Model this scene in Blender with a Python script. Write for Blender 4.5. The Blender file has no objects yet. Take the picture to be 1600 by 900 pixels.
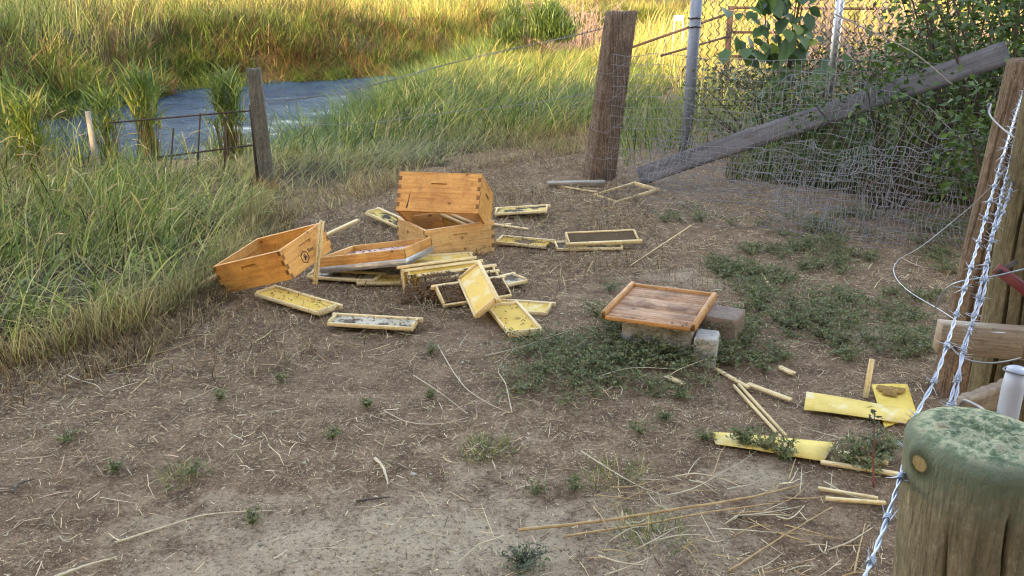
import bpy, math, random
import numpy as np
from mathutils import Vector, Matrix, Euler
R = math.radians
rng = np.random.default_rng(7)
random.seed(7)
sc = bpy.context.scene
COL = sc.collection

# ------------------------------------------------------------------ camera
FPX, PITCH, CH = 1335.0, R(18.3), 1.55
cd = bpy.data.cameras.new('camera'); cam = bpy.data.objects.new('camera', cd); COL.objects.link(cam)
cam.location = (0, 0, CH); cam.rotation_euler = (math.pi/2 - PITCH, 0, 0)
cd.sensor_width = 36.0; cd.lens = FPX*36.0/1600.0; cd.clip_start = 0.05; cd.clip_end = 2000
sc.camera = cam
# ------------------------------------------------------------------ light
SUN_EL, SUN_AZ = R(24), R(205)          # the sun stands behind the camera, a little to the left
w = bpy.data.worlds.new('World'); sc.world = w; w.use_nodes = True
nt = w.node_tree; nt.nodes.clear()
sky = nt.nodes.new('ShaderNodeTexSky'); sky.sky_type = 'NISHITA'; sky.sun_disc = False
sky.sun_elevation = SUN_EL; sky.sun_rotation = SUN_AZ; sky.air_density = 1.0; sky.dust_density = 0.4; sky.ozone_density = 2.0
bg = nt.nodes.new('ShaderNodeBackground'); bg.inputs['Strength'].default_value = 0.15
out = nt.nodes.new('ShaderNodeOutputWorld')
nt.links.new(sky.outputs[0], bg.inputs['Color']); nt.links.new(bg.outputs[0], out.inputs['Surface'])
sd = bpy.data.lights.new('sun', 'SUN'); sd.energy = 2.0; sd.angle = R(0.6); sd.color = (1.0, 0.86, 0.66)
sun = bpy.data.objects.new('sun', sd); COL.objects.link(sun)
sdir = Vector((math.sin(SUN_AZ)*math.cos(SUN_EL), math.cos(SUN_AZ)*math.cos(SUN_EL), math.sin(SUN_EL)))  # towards the sun
sun.rotation_euler = sdir.to_track_quat('Z', 'Y').to_euler(); sun.location = sdir*60
vs = sc.view_settings; vs.view_transform = 'Standard'; vs.look = 'None'; vs.gamma = 1.0; vs.exposure = 3.05
vs.use_curve_mapping = False
try:
    vs.use_white_balance = True; vs.white_balance_temperature = 10800; vs.white_balance_tint = 20
except Exception: pass
sc.cycles.max_bounces = 6; sc.cycles.diffuse_bounces = 3; sc.cycles.glossy_bounces = 3
sc.cycles.transmission_bounces = 4; sc.cycles.transparent_max_bounces = 6
sc.cycles.use_adaptive_sampling = True; sc.cycles.use_denoising = True; sc.cycles.filter_width = 1.15; sc.cycles.adaptive_threshold = .005
sc.cycles.sample_clamp_indirect = 6

# ------------------------------------------------------------------ helpers
def at(px, py, z=0.0):
    """point on the level z seen at a pixel of the 1600 x 900 picture"""
    a = (px-800)/FPX; b = (450-py)/FPX
    D = np.array([a, math.cos(PITCH)+b*math.sin(PITCH), -math.sin(PITCH)+b*math.cos(PITCH)])
    t = (z-CH)/D[2]
    return np.array([0, 0, CH])+t*D
def atd(px, py, d):
    """point at forward distance d (metres along the ground) for a pixel"""
    a = (px-800)/FPX; b = (450-py)/FPX
    D = np.array([a, math.cos(PITCH)+b*math.sin(PITCH), -math.sin(PITCH)+b*math.cos(PITCH)])
    return np.array([0, 0, CH])+D*(d/D[1])

class MB:
    def __init__(s): s.V = []; s.Q = []; s.T = []; s.C = []; s.n = 0
    def add(s, V, Q=None, T=None, C=None):
        V = np.asarray(V, float).reshape(-1, 3)
        if Q is not None and len(Q): s.Q.append(np.asarray(Q, int).reshape(-1, 4)+s.n)
        if T is not None and len(T): s.T.append(np.asarray(T, int).reshape(-1, 3)+s.n)
        s.V.append(V); s.n += len(V)
        if C is not None:
            C = np.asarray(C, float)
            s.C.append(np.tile(C, (len(V), 1)) if C.ndim == 1 else C)
        return s
    def mesh(s, name, mat=None, smooth=False):
        me = bpy.data.meshes.new(name)
        V = np.concatenate(s.V) if s.V else np.zeros((0, 3))
        Q = np.concatenate(s.Q) if s.Q else np.zeros((0, 4), int)
        T = np.concatenate(s.T) if s.T else np.zeros((0, 3), int)
        me.vertices.add(len(V)); me.vertices.foreach_set('co', V.ravel().astype(np.float32))
        nl = len(Q)*4+len(T)*3
        me.loops.add(nl); me.loops.foreach_set('vertex_index', np.concatenate([Q.ravel(), T.ravel()]).astype(np.int32))
        me.polygons.add(len(Q)+len(T))
        st = np.concatenate([np.arange(len(Q))*4, len(Q)*4+np.arange(len(T))*3])
        me.polygons.foreach_set('loop_start', st.astype(np.int32))
        if smooth: me.polygons.foreach_set('use_smooth', np.ones(len(Q)+len(T), bool))
        if s.C:
            C = np.concatenate(s.C); C = np.concatenate([C, np.ones((len(C), 1))], 1)
            at_ = me.color_attributes.new('Col', 'FLOAT_COLOR', 'POINT')
            at_.data.foreach_set('color', C.ravel().astype(np.float32))
        me.update(calc_edges=True); me.validate()
        if mat: me.materials.append(mat)
        return me
def link(name, me, parent=None, loc=None, rot=None, mat4=None):
    o = bpy.data.objects.new(name, me); COL.objects.link(o)
    if parent is not None: o.parent = parent
    if mat4 is not None: o.matrix_local = mat4
    else:
        if loc is not None: o.location = loc
        if rot is not None: o.rotation_euler = rot
    return o
def tag(o, label=None, cat=None, group=None, kind=None):
    if label: o['label'] = label
    if cat: o['category'] = cat
    if group: o['group'] = group
    if kind: o['kind'] = kind
    return o
def empty(name, label, cat, loc=(0, 0, 0), rot=None, group=None, mat4=None):
    o = bpy.data.objects.new(name, None); COL.objects.link(o); o.empty_display_size = .1
    if mat4 is not None: o.matrix_world = mat4
    else:
        o.location = loc
        if rot is not None: o.rotation_euler = rot
    return tag(o, label, cat, group)
def rotvec(r, t):
    v = Vector(r); a = v.length
    return Matrix.Translation(Vector(t)) @ (Matrix.Rotation(a, 4, v/a) if a > 1e-9 else Matrix.Identity(4))
def basis(o, x, y, z):
    m = Matrix.Identity(4)
    for i in range(3): m[i][0], m[i][1], m[i][2], m[i][3] = x[i], y[i], z[i], o[i]
    return m
def norm(v): v = np.asarray(v, float); return v/np.linalg.norm(v)

def cbox(x0, x1, y0, y1, z0, z1, ch=.002):
    """box with chamfered edges: 24 verts"""
    c = np.array([(x0+x1)/2, (y0+y1)/2, (z0+z1)/2]); h = np.array([x1-x0, y1-y0, z1-z0])/2
    ch = min(ch, .45*h.min())
    V = []; idx = {}
    for sx in (-1, 1):
        for sy in (-1, 1):
            for sz in (-1, 1):
                s_ = np.array([sx, sy, sz])
                for ax in range(3):
                    p = s_*(h-ch); p[ax] = s_[ax]*h[ax]
                    idx[(sx, sy, sz, ax)] = len(V); V.append(c+p)
    Q = []; T = []
    def fix(f):
        P = np.array([V[i] for i in f]); n = np.cross(P[1]-P[0], P[2]-P[0])
        return f if n @ (P.mean(0)-c) > 0 else f[::-1]
    for ax in range(3):
        o1, o2 = [i for i in range(3) if i != ax]
        for s_ in (-1, 1):
            f = []
            for a, b in ((-1, -1), (1, -1), (1, 1), (-1, 1)):
                k = [0, 0, 0]; k[ax] = s_; k[o1] = a; k[o2] = b; f.append(idx[(*k, ax)])
            Q.append(fix(f))
        for a in (-1, 1):
            for b in (-1, 1):
                k0 = [0, 0, 0]; k0[o1] = a; k0[o2] = b; k1 = list(k0); k0[ax] = -1; k1[ax] = 1
                Q.append(fix([idx[(*k0, o1)], idx[(*k1, o1)], idx[(*k1, o2)], idx[(*k0, o2)]]))
    for sx in (-1, 1):
        for sy in (-1, 1):
            for sz in (-1, 1): T.append(fix([idx[(sx, sy, sz, a)] for a in range(3)]))
    return np.array(V), Q, T
def box_mesh(name, dims, mat, ch=.002):
    b = MB()
    for d in (dims if isinstance(dims[0], (tuple, list)) else [dims]): b.add(*cbox(*d, ch=ch))
    return b.mesh(name, mat)
def tube(P, r, sides=5, cap=True):
    P = np.asarray(P, float); n = len(P); r = np.broadcast_to(np.asarray(r, float), (n,))
    t = np.gradient(P, axis=0); t /= np.linalg.norm(t, axis=1)[:, None]+1e-12
    up = np.array([0, 0, 1.0]) if abs(t[0, 2]) < .9 else np.array([1.0, 0, 0])
    a = np.cross(t, up); bad = np.linalg.norm(a, axis=1) < .05
    a[bad] = np.cross(t[bad], [1, 0, 0.3]); a /= np.linalg.norm(a, axis=1)[:, None]; b = np.cross(t, a)
    th = np.arange(sides)*2*math.pi/sides
    V = P[:, None]+r[:, None, None]*(np.cos(th)[None, :, None]*a[:, None]+np.sin(th)[None, :, None]*b[:, None])
    i = np.arange(n-1)[:, None]*sides; j = np.arange(sides)[None]; j2 = (j+1) % sides
    Q = np.stack([i+j, i+j2, i+sides+j2, i+sides+j], -1).reshape(-1, 4)
    T = []
    V = V.reshape(-1, 3)
    if cap:
        V = np.concatenate([V, P[:1], P[-1:]]); m = n*sides
        T = [[m, (k+1) % sides, k] for k in range(sides)]+[[m+1, (n-1)*sides+k, (n-1)*sides+(k+1) % sides] for k in range(sides)]
    return V, Q, T
def smoothpath(P, n=24):
    """Catmull-Rom through points"""
    P = np.asarray(P, float); P = np.concatenate([2*P[:1]-P[1:2], P, 2*P[-1:]-P[-2:-1]])
    m = len(P)-3; t = np.linspace(0, m-1e-6, n); k = t.astype(int); u = (t-k)[:, None]
    a, b, c, d = P[k], P[k+1], P[k+2], P[k+3]
    return .5*((2*b)+(-a+c)*u+(2*a-5*b+4*c-d)*u*u+(-a+3*b-3*c+d)*u**3)
def blades(P, L, W, az, lean, bend, col, seg=4, face=None):
    """grass blades as tapered curved strips; returns V,Q,T,C"""
    N = len(P); L = np.broadcast_to(L, (N,)); W = np.broadcast_to(W, (N,))
    s = np.arange(seg)/(seg-1)
    th = lean[:, None]+bend[:, None]*s[None]
    st = (L/seg)[:, None]
    dx = np.sin(th)*np.cos(az)[:, None]*st; dy = np.sin(th)*np.sin(az)[:, None]*st; dz = np.cos(th)*st
    D = np.stack([dx, dy, dz], -1)
    C = np.concatenate([np.zeros((N, 1, 3)), np.cumsum(D, 1)], 1)+P[:, None]
    fa = (az+math.pi/2+rng.normal(0, .7, N)) if face is None else face
    wd = np.stack([np.cos(fa), np.sin(fa), np.zeros(N)], -1)
    tp = np.concatenate([[.75], (1-(np.arange(1, seg)/seg)**1.8)])
    off = wd[:, None]*(W[:, None]*tp[None]*.5)[..., None]
    Lf = C[:, :seg]-off; Rt = C[:, :seg]+off
    V = np.concatenate([np.stack([Lf, Rt], 2).reshape(N, 2*seg, 3), C[:, seg:]], 1)
    m = 2*seg+1; base = np.arange(N)[:, None]*m
    k = np.arange(seg-1)*2
    Q = np.stack([base+k, base+k+1, base+k+3, base+k+2], -1).reshape(-1, 4)
    T = np.stack([base[:, 0]+2*seg-2, base[:, 0]+2*seg-1, base[:, 0]+2*seg], -1)
    return V.reshape(-1, 3), Q, T, np.repeat(col, m, 0)
def vnoise(x, y, s=1.0, seed=0, oct=3):
    """cheap smooth value noise, about -1..1"""
    r = np.random.default_rng(100+seed); x = np.asarray(x, float); y = np.asarray(y, float)
    out_ = np.zeros(np.broadcast(x, y).shape); amp = 1; tot = 0; f = s
    for _ in range(oct):
        g = r.random((64, 64))*2-1
        X = x*f+31.7; Y = y*f+17.3
        i = np.floor(X).astype(int); j = np.floor(Y).astype(int); u = X-i; v = Y-j
        u = u*u*(3-2*u); v = v*v*(3-2*v)
        A = g[i % 64, j % 64]; B_ = g[(i+1) % 64, j % 64]; C_ = g[i % 64, (j+1) % 64]; D_ = g[(i+1) % 64, (j+1) % 64]
        out_ = out_+amp*((A*(1-u)+B_*u)*(1-v)+(C_*(1-u)+D_*u)*v); tot += amp; amp *= .5; f *= 2.03
    return out_/tot*1.6
def inpoly(x, y, poly):
    poly = np.asarray(poly); r = np.zeros(np.shape(x), bool); n = len(poly)
    for i in range(n):
        x1, y1 = poly[i][:2]; x2, y2 = poly[(i+1) % n][:2]
        if y1 == y2: continue
        c = ((y1 > y) != (y2 > y)) & (x < (x2-x1)*(y-y1)/(y2-y1)+x1); r ^= c
    return r
def dline(x, y, line):
    d = np.full(np.shape(x), 1e9); line = np.asarray(line)
    for i in range(len(line)-1):
        a = line[i][:2]; b = line[i+1][:2]; ab = b-a
        t = np.clip(((x-a[0])*ab[0]+(y-a[1])*ab[1])/(ab@ab), 0, 1)
        d = np.minimum(d, np.hypot(x-a[0]-t*ab[0], y-a[1]-t*ab[1]))
    return d
def pal(n, cols, wts=None, jit=.15):
    cols = np.array(cols, float); k = rng.choice(len(cols), n, p=None if wts is None else np.array(wts)/sum(wts))
    c = cols[k]*(1+rng.normal(0, jit, (n, 1)))*(1+rng.normal(0, .05, (n, 3)))
    return np.clip(c, .005, .9)
def scatter(poly, n):
    poly = np.asarray(poly)[:, :2]; lo, hi = poly.min(0), poly.max(0); X = []
    tot = 0
    while tot < n:
        p = rng.random((n*2, 2))*(hi-lo)+lo; p = p[inpoly(p[:, 0], p[:, 1], poly)]; X.append(p); tot += len(p)
        if len(p) == 0: break
    return np.concatenate(X)[:n]

# ------------------------------------------------------------------ materials
class NT:
    def __init__(s, name):
        s.m = bpy.data.materials.new(name); s.m.use_nodes = True; s.t = s.m.node_tree; s.t.nodes.clear()
        s.out = s.n('ShaderNodeOutputMaterial')
    def n(s, typ, **kw):
        nd = s.t.nodes.new(typ)
        for k, v in kw.items(): setattr(nd, k, v)
        return nd
    def l(s, a, b): s.t.links.new(a, b)
    def set(s, sock, v):
        if isinstance(v, bpy.types.NodeSocket): s.l(v, sock)
        elif isinstance(v, (tuple, list)) and len(v) == 3 and sock.type == 'RGBA': sock.default_value = (*v, 1)
        else: sock.default_value = v
    def coord(s, kind='Object', scale=(1, 1, 1), rot=(0, 0, 0), loc=(0, 0, 0)):
        tc = s.n('ShaderNodeTexCoord'); mp = s.n('ShaderNodeMapping')
        mp.inputs['Scale'].default_value = scale; mp.inputs['Rotation'].default_value = rot; mp.inputs['Location'].default_value = loc
        s.l(tc.outputs[kind], mp.inputs['Vector']); return mp.outputs[0]
    def noise(s, vec, scale=5, detail=4, rough=.6, dist=0.0):
        nd = s.n('ShaderNodeTexNoise'); nd.inputs['Scale'].default_value = scale; nd.inputs['Detail'].default_value = detail
        nd.inputs['Roughness'].default_value = rough; nd.inputs['Distortion'].default_value = dist
        s.l(vec, nd.inputs['Vector']); return nd.outputs['Fac']
    def vor(s, vec, scale=5, feature='F1', rnd=1.0):
        nd = s.n('ShaderNodeTexVoronoi', feature=feature); nd.inputs['Scale'].default_value = scale
        nd.inputs['Randomness'].default_value = rnd; s.l(vec, nd.inputs['Vector']); return nd
    def ramp(s, fac, stops):
        nd = s.n('ShaderNodeValToRGB'); e = nd.color_ramp.elements
        while len(e) < len(stops): e.new(.5)
        for k, (p, c) in enumerate(stops):
            e[k].position = p; e[k].color = (*c, 1) if len(c) == 3 else c
        s.l(fac, nd.inputs[0]); return nd.outputs[0]
    def rmp(s, fac, a, b, lo=0, hi=1):
        nd = s.n('ShaderNodeMapRange'); s.set(nd.inputs[0], fac)
        for i, v in zip((1, 2, 3, 4), (a, b, lo, hi)): nd.inputs[i].default_value = v
        return nd.outputs[0]
    def mix(s, fac, a, b, mode='MIX'):
        nd = s.n('ShaderNodeMix', data_type='RGBA', blend_type=mode)
        s.set(nd.inputs[0], fac); s.set(nd.inputs[6], a); s.set(nd.inputs[7], b); return nd.outputs[2]
    def math(s, op, a, b=0.0, clamp=False):
        nd = s.n('ShaderNodeMath', operation=op, use_clamp=clamp); s.set(nd.inputs[0], a); s.set(nd.inputs[1], b); return nd.outputs[0]
    def bump(s, h, strength=.4, dist=.01):
        nd = s.n('ShaderNodeBump'); nd.inputs['Strength'].default_value = strength; nd.inputs['Distance'].default_value = dist
        s.l(h, nd.inputs['Height']); return nd.outputs[0]
    def principled(s, col, rough=.7, metal=0.0, nrm=None, spec=.5):
        p = s.n('ShaderNodeBsdfPrincipled'); s.set(p.inputs['Base Color'], col); s.set(p.inputs['Roughness'], rough)
        s.set(p.inputs['Metallic'], metal); p.inputs['Specular IOR Level'].default_value = spec
        if nrm is not None: s.l(nrm, p.inputs['Normal'])
        s.l(p.outputs[0], s.out.inputs['Surface']); return s.m
    def rand(s): return s.n('ShaderNodeObjectInfo').outputs['Random']

def m_grass(name, trans=.35, rough=.55):
    s = NT(name); a = s.n('ShaderNodeAttribute', attribute_name='Col').outputs['Color']
    p = s.n('ShaderNodeBsdfPrincipled'); s.l(a, p.inputs['Base Color']); p.inputs['Roughness'].default_value = rough
    p.inputs['Specular IOR Level'].default_value = .3
    t = s.n('ShaderNodeBsdfTranslucent'); s.l(a, t.inputs['Color'])
    mx = s.n('ShaderNodeMixShader'); mx.inputs[0].default_value = trans
    s.l(p.outputs[0], mx.inputs[1]); s.l(t.outputs[0], mx.inputs[2]); s.l(mx.outputs[0], s.out.inputs['Surface'])
    return s.m
M = {}
M['grass'] = m_grass('grass_blades')
M['straw'] = m_grass('dry_straw', .1, .8)

def m_wood(name, c0, c1, dark, grain=(4, 75, 75), rough=.55, knots=True, stain=.55, spec=.3, endgrain=True):
    s = NT(name); o = s.n('ShaderNodeObjectInfo')
    tc = s.n('ShaderNodeTexCoord'); vo = s.n('ShaderNodeVectorMath', operation='ADD')
    cb = s.n('ShaderNodeCombineXYZ'); r10 = s.math('MULTIPLY', o.outputs['Random'], 37.0)
    s.l(r10, cb.inputs[0]); s.l(r10, cb.inputs[1]); s.l(r10, cb.inputs[2])
    s.l(tc.outputs['Object'], vo.inputs[0]); s.l(cb.outputs[0], vo.inputs[1])
    mp = s.n('ShaderNodeMapping'); mp.inputs['Scale'].default_value = grain; s.l(vo.outputs[0], mp.inputs['Vector'])
    g = s.noise(mp.outputs[0], 1.0, 5, .65, .6)
    b = s.noise(vo.outputs[0], 7, 5, .65)
    col = s.ramp(g, [(.25, dark), (.42, c0), (.62, c1), (.85, c0)])
    col = s.mix(s.rmp(b, .45, .72, 0, stain), col, dark)
    f = s.noise(vo.outputs[0], 60, 4, .65); col = s.mix(s.rmp(f, .54, .68, 0, .55), col, dark)
    if knots:
        mk = s.n('ShaderNodeMapping'); mk.inputs['Scale'].default_value = (7, 9, 9); s.l(vo.outputs[0], mk.inputs['Vector'])
        v = s.vor(mk.outputs[0], 1.0); k = s.rmp(v.outputs['Distance'], .045, .085, 1, 0)
        col = s.mix(k, col, tuple(x*.22 for x in dark))
        k2 = s.rmp(v.outputs['Distance'], .06, .2, .35, 0); col = s.mix(k2, col, dark)
    if endgrain:
        sp = s.n('ShaderNodeSeparateXYZ'); s.l(tc.outputs['Normal'], sp.inputs[0])
        e = s.rmp(s.math('ABSOLUTE', sp.outputs[0]), .85, .95, 0, .8); col = s.mix(e, col, tuple(x*.35 for x in dark))
    n = s.bump(g, .25, .004)
    return s.principled(col, rough, 0, n, spec)
M['cedar'] = m_wood('oiled_pine', (.58, .25, .066), (.70, .345, .10), (.30, .10, .025), rough=.55, stain=.7)
M['cedar_in'] = m_wood('bare_pine', (.50, .29, .12), (.60, .37, .17), (.34, .17, .06))
M['rimwood'] = m_wood('weathered_rim', (.42, .18, .06), (.52, .26, .10), (.2, .075, .025), stain=.6)
M['lowpine'] = m_wood('dusty_pine', (.60, .32, .125), (.70, .41, .175), (.33, .14, .045), stain=.6)
M['pale'] = m_wood('pale_frame_pine', (.64, .465, .23), (.80, .61, .34), (.38, .22, .085), knots=False, stain=.2, endgrain=False, grain=(7, 170, 170))
M['palewhite'] = m_wood('new_white_pine', (.27, .19, .13), (.37, .28, .20), (.14, .09, .06), knots=True, stain=.15, endgrain=False, grain=(7, 170, 170))
M['boardtop'] = m_wood('weathered_board', (.36, .17, .085), (.54, .33, .20), (.11, .05, .03), grain=(4, 40, 40), stain=.9, rough=.75)
M['greyplank'] = m_wood('grey_weathered_plank', (.105, .105, .115), (.16, .16, .175), (.05, .05, .056), grain=(2, 30, 30), rough=.85, stain=.5, knots=False, endgrain=False)
M['scrap'] = m_wood('grey_scrap_wood', (.24, .21, .17), (.32, .29, .24), (.12, .10, .08), rough=.85, stain=.4, knots=False, endgrain=False)
def m_post(name, c0, c1, dark, extra=None, zstretch=4.5):
    s = NT(name); v = s.coord('Object', (55, 55, zstretch)); g = s.math('ADD', s.math('MULTIPLY', s.noise(v, 1, 6, .72, 1.2), .55), s.math('MULTIPLY', s.noise(s.coord('Object', (230, 230, 9)), 1, 5, .7, .5), .45))
    col = s.ramp(g, [(.32, tuple(x*.5 for x in dark)), (.41, dark), (.5, c0), (.66, c1)])
    fz = s.noise(s.coord('Object', (1, 1, .5)), 90, 5, .75); col = s.mix(s.rmp(fz, .5, .64, 0, .6), col, dark); col = s.mix(s.rmp(fz, .46, .34, 0, .45), col, tuple(min(1, x*1.5) for x in c1))
    b = s.noise(s.coord('Object', (1, 1, 1)), 5, 4, .65); col = s.mix(s.rmp(b, .4, .7, 0, .5), col, dark)
    if extra:
        sp = s.n('ShaderNodeSeparateXYZ'); s.l(s.coord('Object'), sp.inputs[0])
        col = extra(s, col, sp, b)
    return s.principled(col, .9, 0, s.bump(s.math('ADD', g, s.math('MULTIPLY', fz, .6)), .8, .012), .2)
def ex_green(s, col, sp, b):
    nz = s.noise(s.coord('Object', (1, 1, 1)), 14, 5, .7)
    h = s.math('ADD', sp.outputs[2], s.math('MULTIPLY', s.math('SUBTRACT', nz, .5), .09))
    col = s.mix(s.rmp(h, 1.0, 1.062, 0, .85), col, (.155, .20, .135))
    m = s.noise(s.coord('Object', (1, 1, 1)), 70, 4, .7)
    top = s.rmp(sp.outputs[2], 1.078, 1.086, 0, 1)
    moss = s.ramp(m, [(.36, (.10, .15, .085)), (.47, (.22, .27, .16)), (.55, (.44, .45, .29)), (.70, (.34, .25, .15))])
    col = s.mix(top, col, moss)
    vd = s.n('ShaderNodeVectorMath', operation='DISTANCE'); s.l(s.coord('Object'), vd.inputs[0]); vd.inputs[1].default_value = KNOT
    dn = s.math('ADD', vd.outputs['Value'], s.math('MULTIPLY', s.math('SUBTRACT', nz, .5), .012))
    col = s.mix(s.rmp(dn, .011, .024, .9, 0), col, (.05, .05, .025))
    col = s.mix(s.rmp(dn, .009, .0115, 1, 0), col, (.42, .29, .13))
    return col
KNOT = (-.079-.074, -.021, 1.056)
M['nearpost'] = m_post('treated_post_with_algae', (.26, .205, .125), (.36, .30, .20), (.14, .11, .065), ex_green)
M['olivepost'] = m_post('treated_round_post', (.175, .13, .07), (.245, .185, .10), (.085, .066, .036))
M['brownpost'] = m_post('brown_split_post', (.20, .13, .085), (.28, .19, .135), (.07, .042, .028))
M['redpost'] = m_post('reddish_tie_post', (.17, .115, .083), (.30, .23, .18), (.05, .033, .025))
M['greypost'] = m_post('grey_small_post', (.14, .125, .10), (.22, .20, .165), (.055, .05, .042))

def m_metal(name, col, rough=.4, metal=.9, spot=None):
    s = NT(name); n = s.noise(s.coord('Object', (1, 1, 1)), 30, 4, .6)
    c = s.mix(s.rmp(n, .4, .7, 0, .6), col, spot or tuple(x*.6 for x in col))
    return s.principled(c, rough, metal)
M['galv'] = m_metal('galvanised_steel', (.50, .52, .55), .42, .85)
M['wire'] = m_metal('galvanised_wire', (.40, .46, .54), .42, .7)
M['dullwire'] = m_metal('dull_wire', (.23, .235, .25), .55, .5, (.13, .11, .10))
M['rust'] = m_metal('rusty_steel', (.06, .036, .027), .85, .1, (.035, .024, .02))
M['pipe'] = m_metal('grey_pipe', (.17, .21, .27), .55, .3, (.13, .14, .16))
M['greypvc'] = m_metal('pale_grey_pipe', (.42, .47, .55), .45, .1, (.36, .40, .46))
M['red'] = m_metal('red_paint', (.20, .03, .035), .5, .1, (.12, .03, .03))
M['white'] = m_metal('white_paint', (.75, .75, .72), .6, 0)
M['black'] = m_metal('black_ink', (.03, .015, .01), .7, 0)
M['bark'] = m_post('bark', (.10, .08, .06), (.16, .13, .10), (.05, .04, .03))

def m_wax(name, c0, c1, patch=None, plo=.5, phi=.6, white=None):
    s = NT(name); o = s.n('ShaderNodeObjectInfo'); tc = s.n('ShaderNodeTexCoord')
    vo = s.n('ShaderNodeVectorMath', operation='ADD'); cb = s.n('ShaderNodeCombineXYZ'); r10 = s.math('MULTIPLY', o.outputs['Random'], 23.0)
    s.l(r10, cb.inputs[0]); s.l(r10, cb.inputs[1]); s.l(tc.outputs['Object'], vo.inputs[0]); s.l(cb.outputs[0], vo.inputs[1])
    n = s.noise(vo.outputs[0], 7, 4, .6); col = s.ramp(n, [(.3, c1), (.5, c0), (.72, tuple(min(1, x*1.12) for x in c0))])
    n3 = s.noise(vo.outputs[0], 40, 3, .6); col = s.mix(s.rmp(n3, .6, .8, 0, .3), col, tuple(x*.55 for x in c1))
    if white:
        nw = s.noise(vo.outputs[0], 9, 3, .6); col = s.mix(s.rmp(nw, .52, .64, 0, .9), col, white)
    if patch:
        n2 = s.noise(vo.outputs[0], 8, 5, .65); col = s.mix(s.rmp(n2, plo, phi, 0, .95), col, patch)
    v = s.vor(tc.outputs['Object'], 190, 'F1', .15)
    return s.principled(col, .7, 0, s.bump(v.outputs['Distance'], .5, .003), .12)
M['wax'] = m_wax('yellow_wax', (.70, .45, .11), (.58, .32, .05), (.34, .17, .03), .58, .66)
M['waxpale'] = m_wax('pale_wax', (.72, .49, .15), (.64, .38, .07), None, white=(.72, .60, .34))
M['waxbrown'] = m_wax('wax_with_brood', (.58, .36, .07), (.46, .25, .04), (.10, .055, .025), .52, .58)
M['comb'] = m_wax('dark_comb', (.10, .065, .035), (.05, .03, .02), (.40, .32, .22), .60, .66)
M['combblack'] = m_wax('black_comb', (.045, .035, .028), (.02, .016, .013), (.58, .42, .13), .47, .53)
M['cap'] = m_wax('capped_comb', (.50, .44, .33), (.36, .30, .2), (.09, .07, .05), .5, .56)
M['sheet'] = m_wax('yellow_plastic_foundation', (.74, .535, .17), (.62, .41, .09), (.40, .26, .08), .63, .72, white=(.76, .64, .40))
M['sheetbrown'] = m_wax('foundation_with_comb_stain', (.74, .52, .13), (.64, .41, .07))

def m_bee():
    s = NT('bee_body'); a = s.n('ShaderNodeAttribute', attribute_name='Col').outputs['Color']
    return s.principled(a, .55)
M['bee'] = m_bee()
def m_concrete(name, c0, c1):
    s = NT(name); v = s.coord('Object'); n = s.noise(v, 12, 6, .7); f = s.noise(v, 110, 4, .7)
    col = s.ramp(n, [(.36, c1), (.58, c0)]); col = s.mix(s.rmp(f, .5, .62, 0, .6), col, tuple(x*.5 for x in c1))
    return s.principled(col, .95, 0, s.bump(f, .6, .006), .2)
M['conc'] = m_concrete('grey_concrete', (.30, .30, .30), (.17, .17, .17))
M['concbrown'] = m_concrete('brown_concrete', (.27, .20, .16), (.17, .125, .10))
M['concpale'] = m_concrete('pale_concrete', (.44, .43, .39), (.28, .27, .25))

def m_ground():
    s = NT('dirt'); v = s.coord('Object'); tc = s.n('ShaderNodeTexCoord')
    n1 = s.noise(v, .9, 5, .6); n2 = s.noise(v, 7, 6, .7); n3 = s.noise(v, 60, 5, .75); n4 = s.noise(v, 170, 3, .7)
    col = s.ramp(n2, [(.30, (.085, .045, .025)), (.47, (.19, .110, .066)), (.66, (.31, .195, .122))])
    pale = s.ramp(n3, [(.3, (.37, .275, .185)), (.7, (.58, .46, .325))])
    # bare dusty ground (attribute) broken up by noise
    du = s.n('ShaderNodeAttribute', attribute_name='Col').outputs['Color']
    sp = s.n('ShaderNodeSeparateColor'); s.l(du, sp.inputs[0])
    d = s.math('ADD', sp.outputs[0], s.math('MULTIPLY', s.math('SUBTRACT', n2, .5), 1.1))
    col = s.mix(s.rmp(d, .35, .8, 0, .85), col, pale)
    col = s.mix(s.rmp(n3, .54, .66, 0, .75), col, (.43, .32, .215))
    col = s.mix(s.rmp(n3, .47, .36, 0, .7), col, (.05, .034, .025))
    col = s.mix(s.rmp(n4, .56, .68, 0, .5), col, (.50, .38, .265))
    col = s.mix(s.rmp(n4, .44, .34, 0, .5), col, (.06, .04, .03))
    vo = s.vor(v, 130); fl = s.rmp(vo.outputs['Distance'], .18, .26, 1, 0)
    cr = s.n('ShaderNodeSeparateColor'); s.l(vo.outputs['Color'], cr.inputs[0])
    col = s.mix(s.math('MULTIPLY', fl, s.rmp(cr.outputs[0], .6, .72, 0, .8)), col, (.62, .50, .38))
    dark_soil = s.ramp(n3, [(.35, (.018, .013, .008)), (.6, (.07, .048, .026)), (.75, (.17, .12, .06))])  # soil made darker wherever grass grows, so gaps between blades go dark
    col = s.mix(s.rmp(sp.outputs[1], .3, .7, 0, .95), col, dark_soil)
    h = s.math('ADD', s.math('MULTIPLY', n3, .6), s.math('MULTIPLY', n4, .4))
    return s.principled(col, .97, 0, s.bump(h, .9, .02), .15)
M['ground'] = m_ground()
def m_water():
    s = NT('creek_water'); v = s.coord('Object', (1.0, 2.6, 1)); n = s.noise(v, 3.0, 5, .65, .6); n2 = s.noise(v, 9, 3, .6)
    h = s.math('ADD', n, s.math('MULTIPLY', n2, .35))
    return s.principled((.014, .048, .100), .10, 0, s.bump(h, 1.0, .2), .5)  # blue of the reflected sky is put into the base colour
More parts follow.
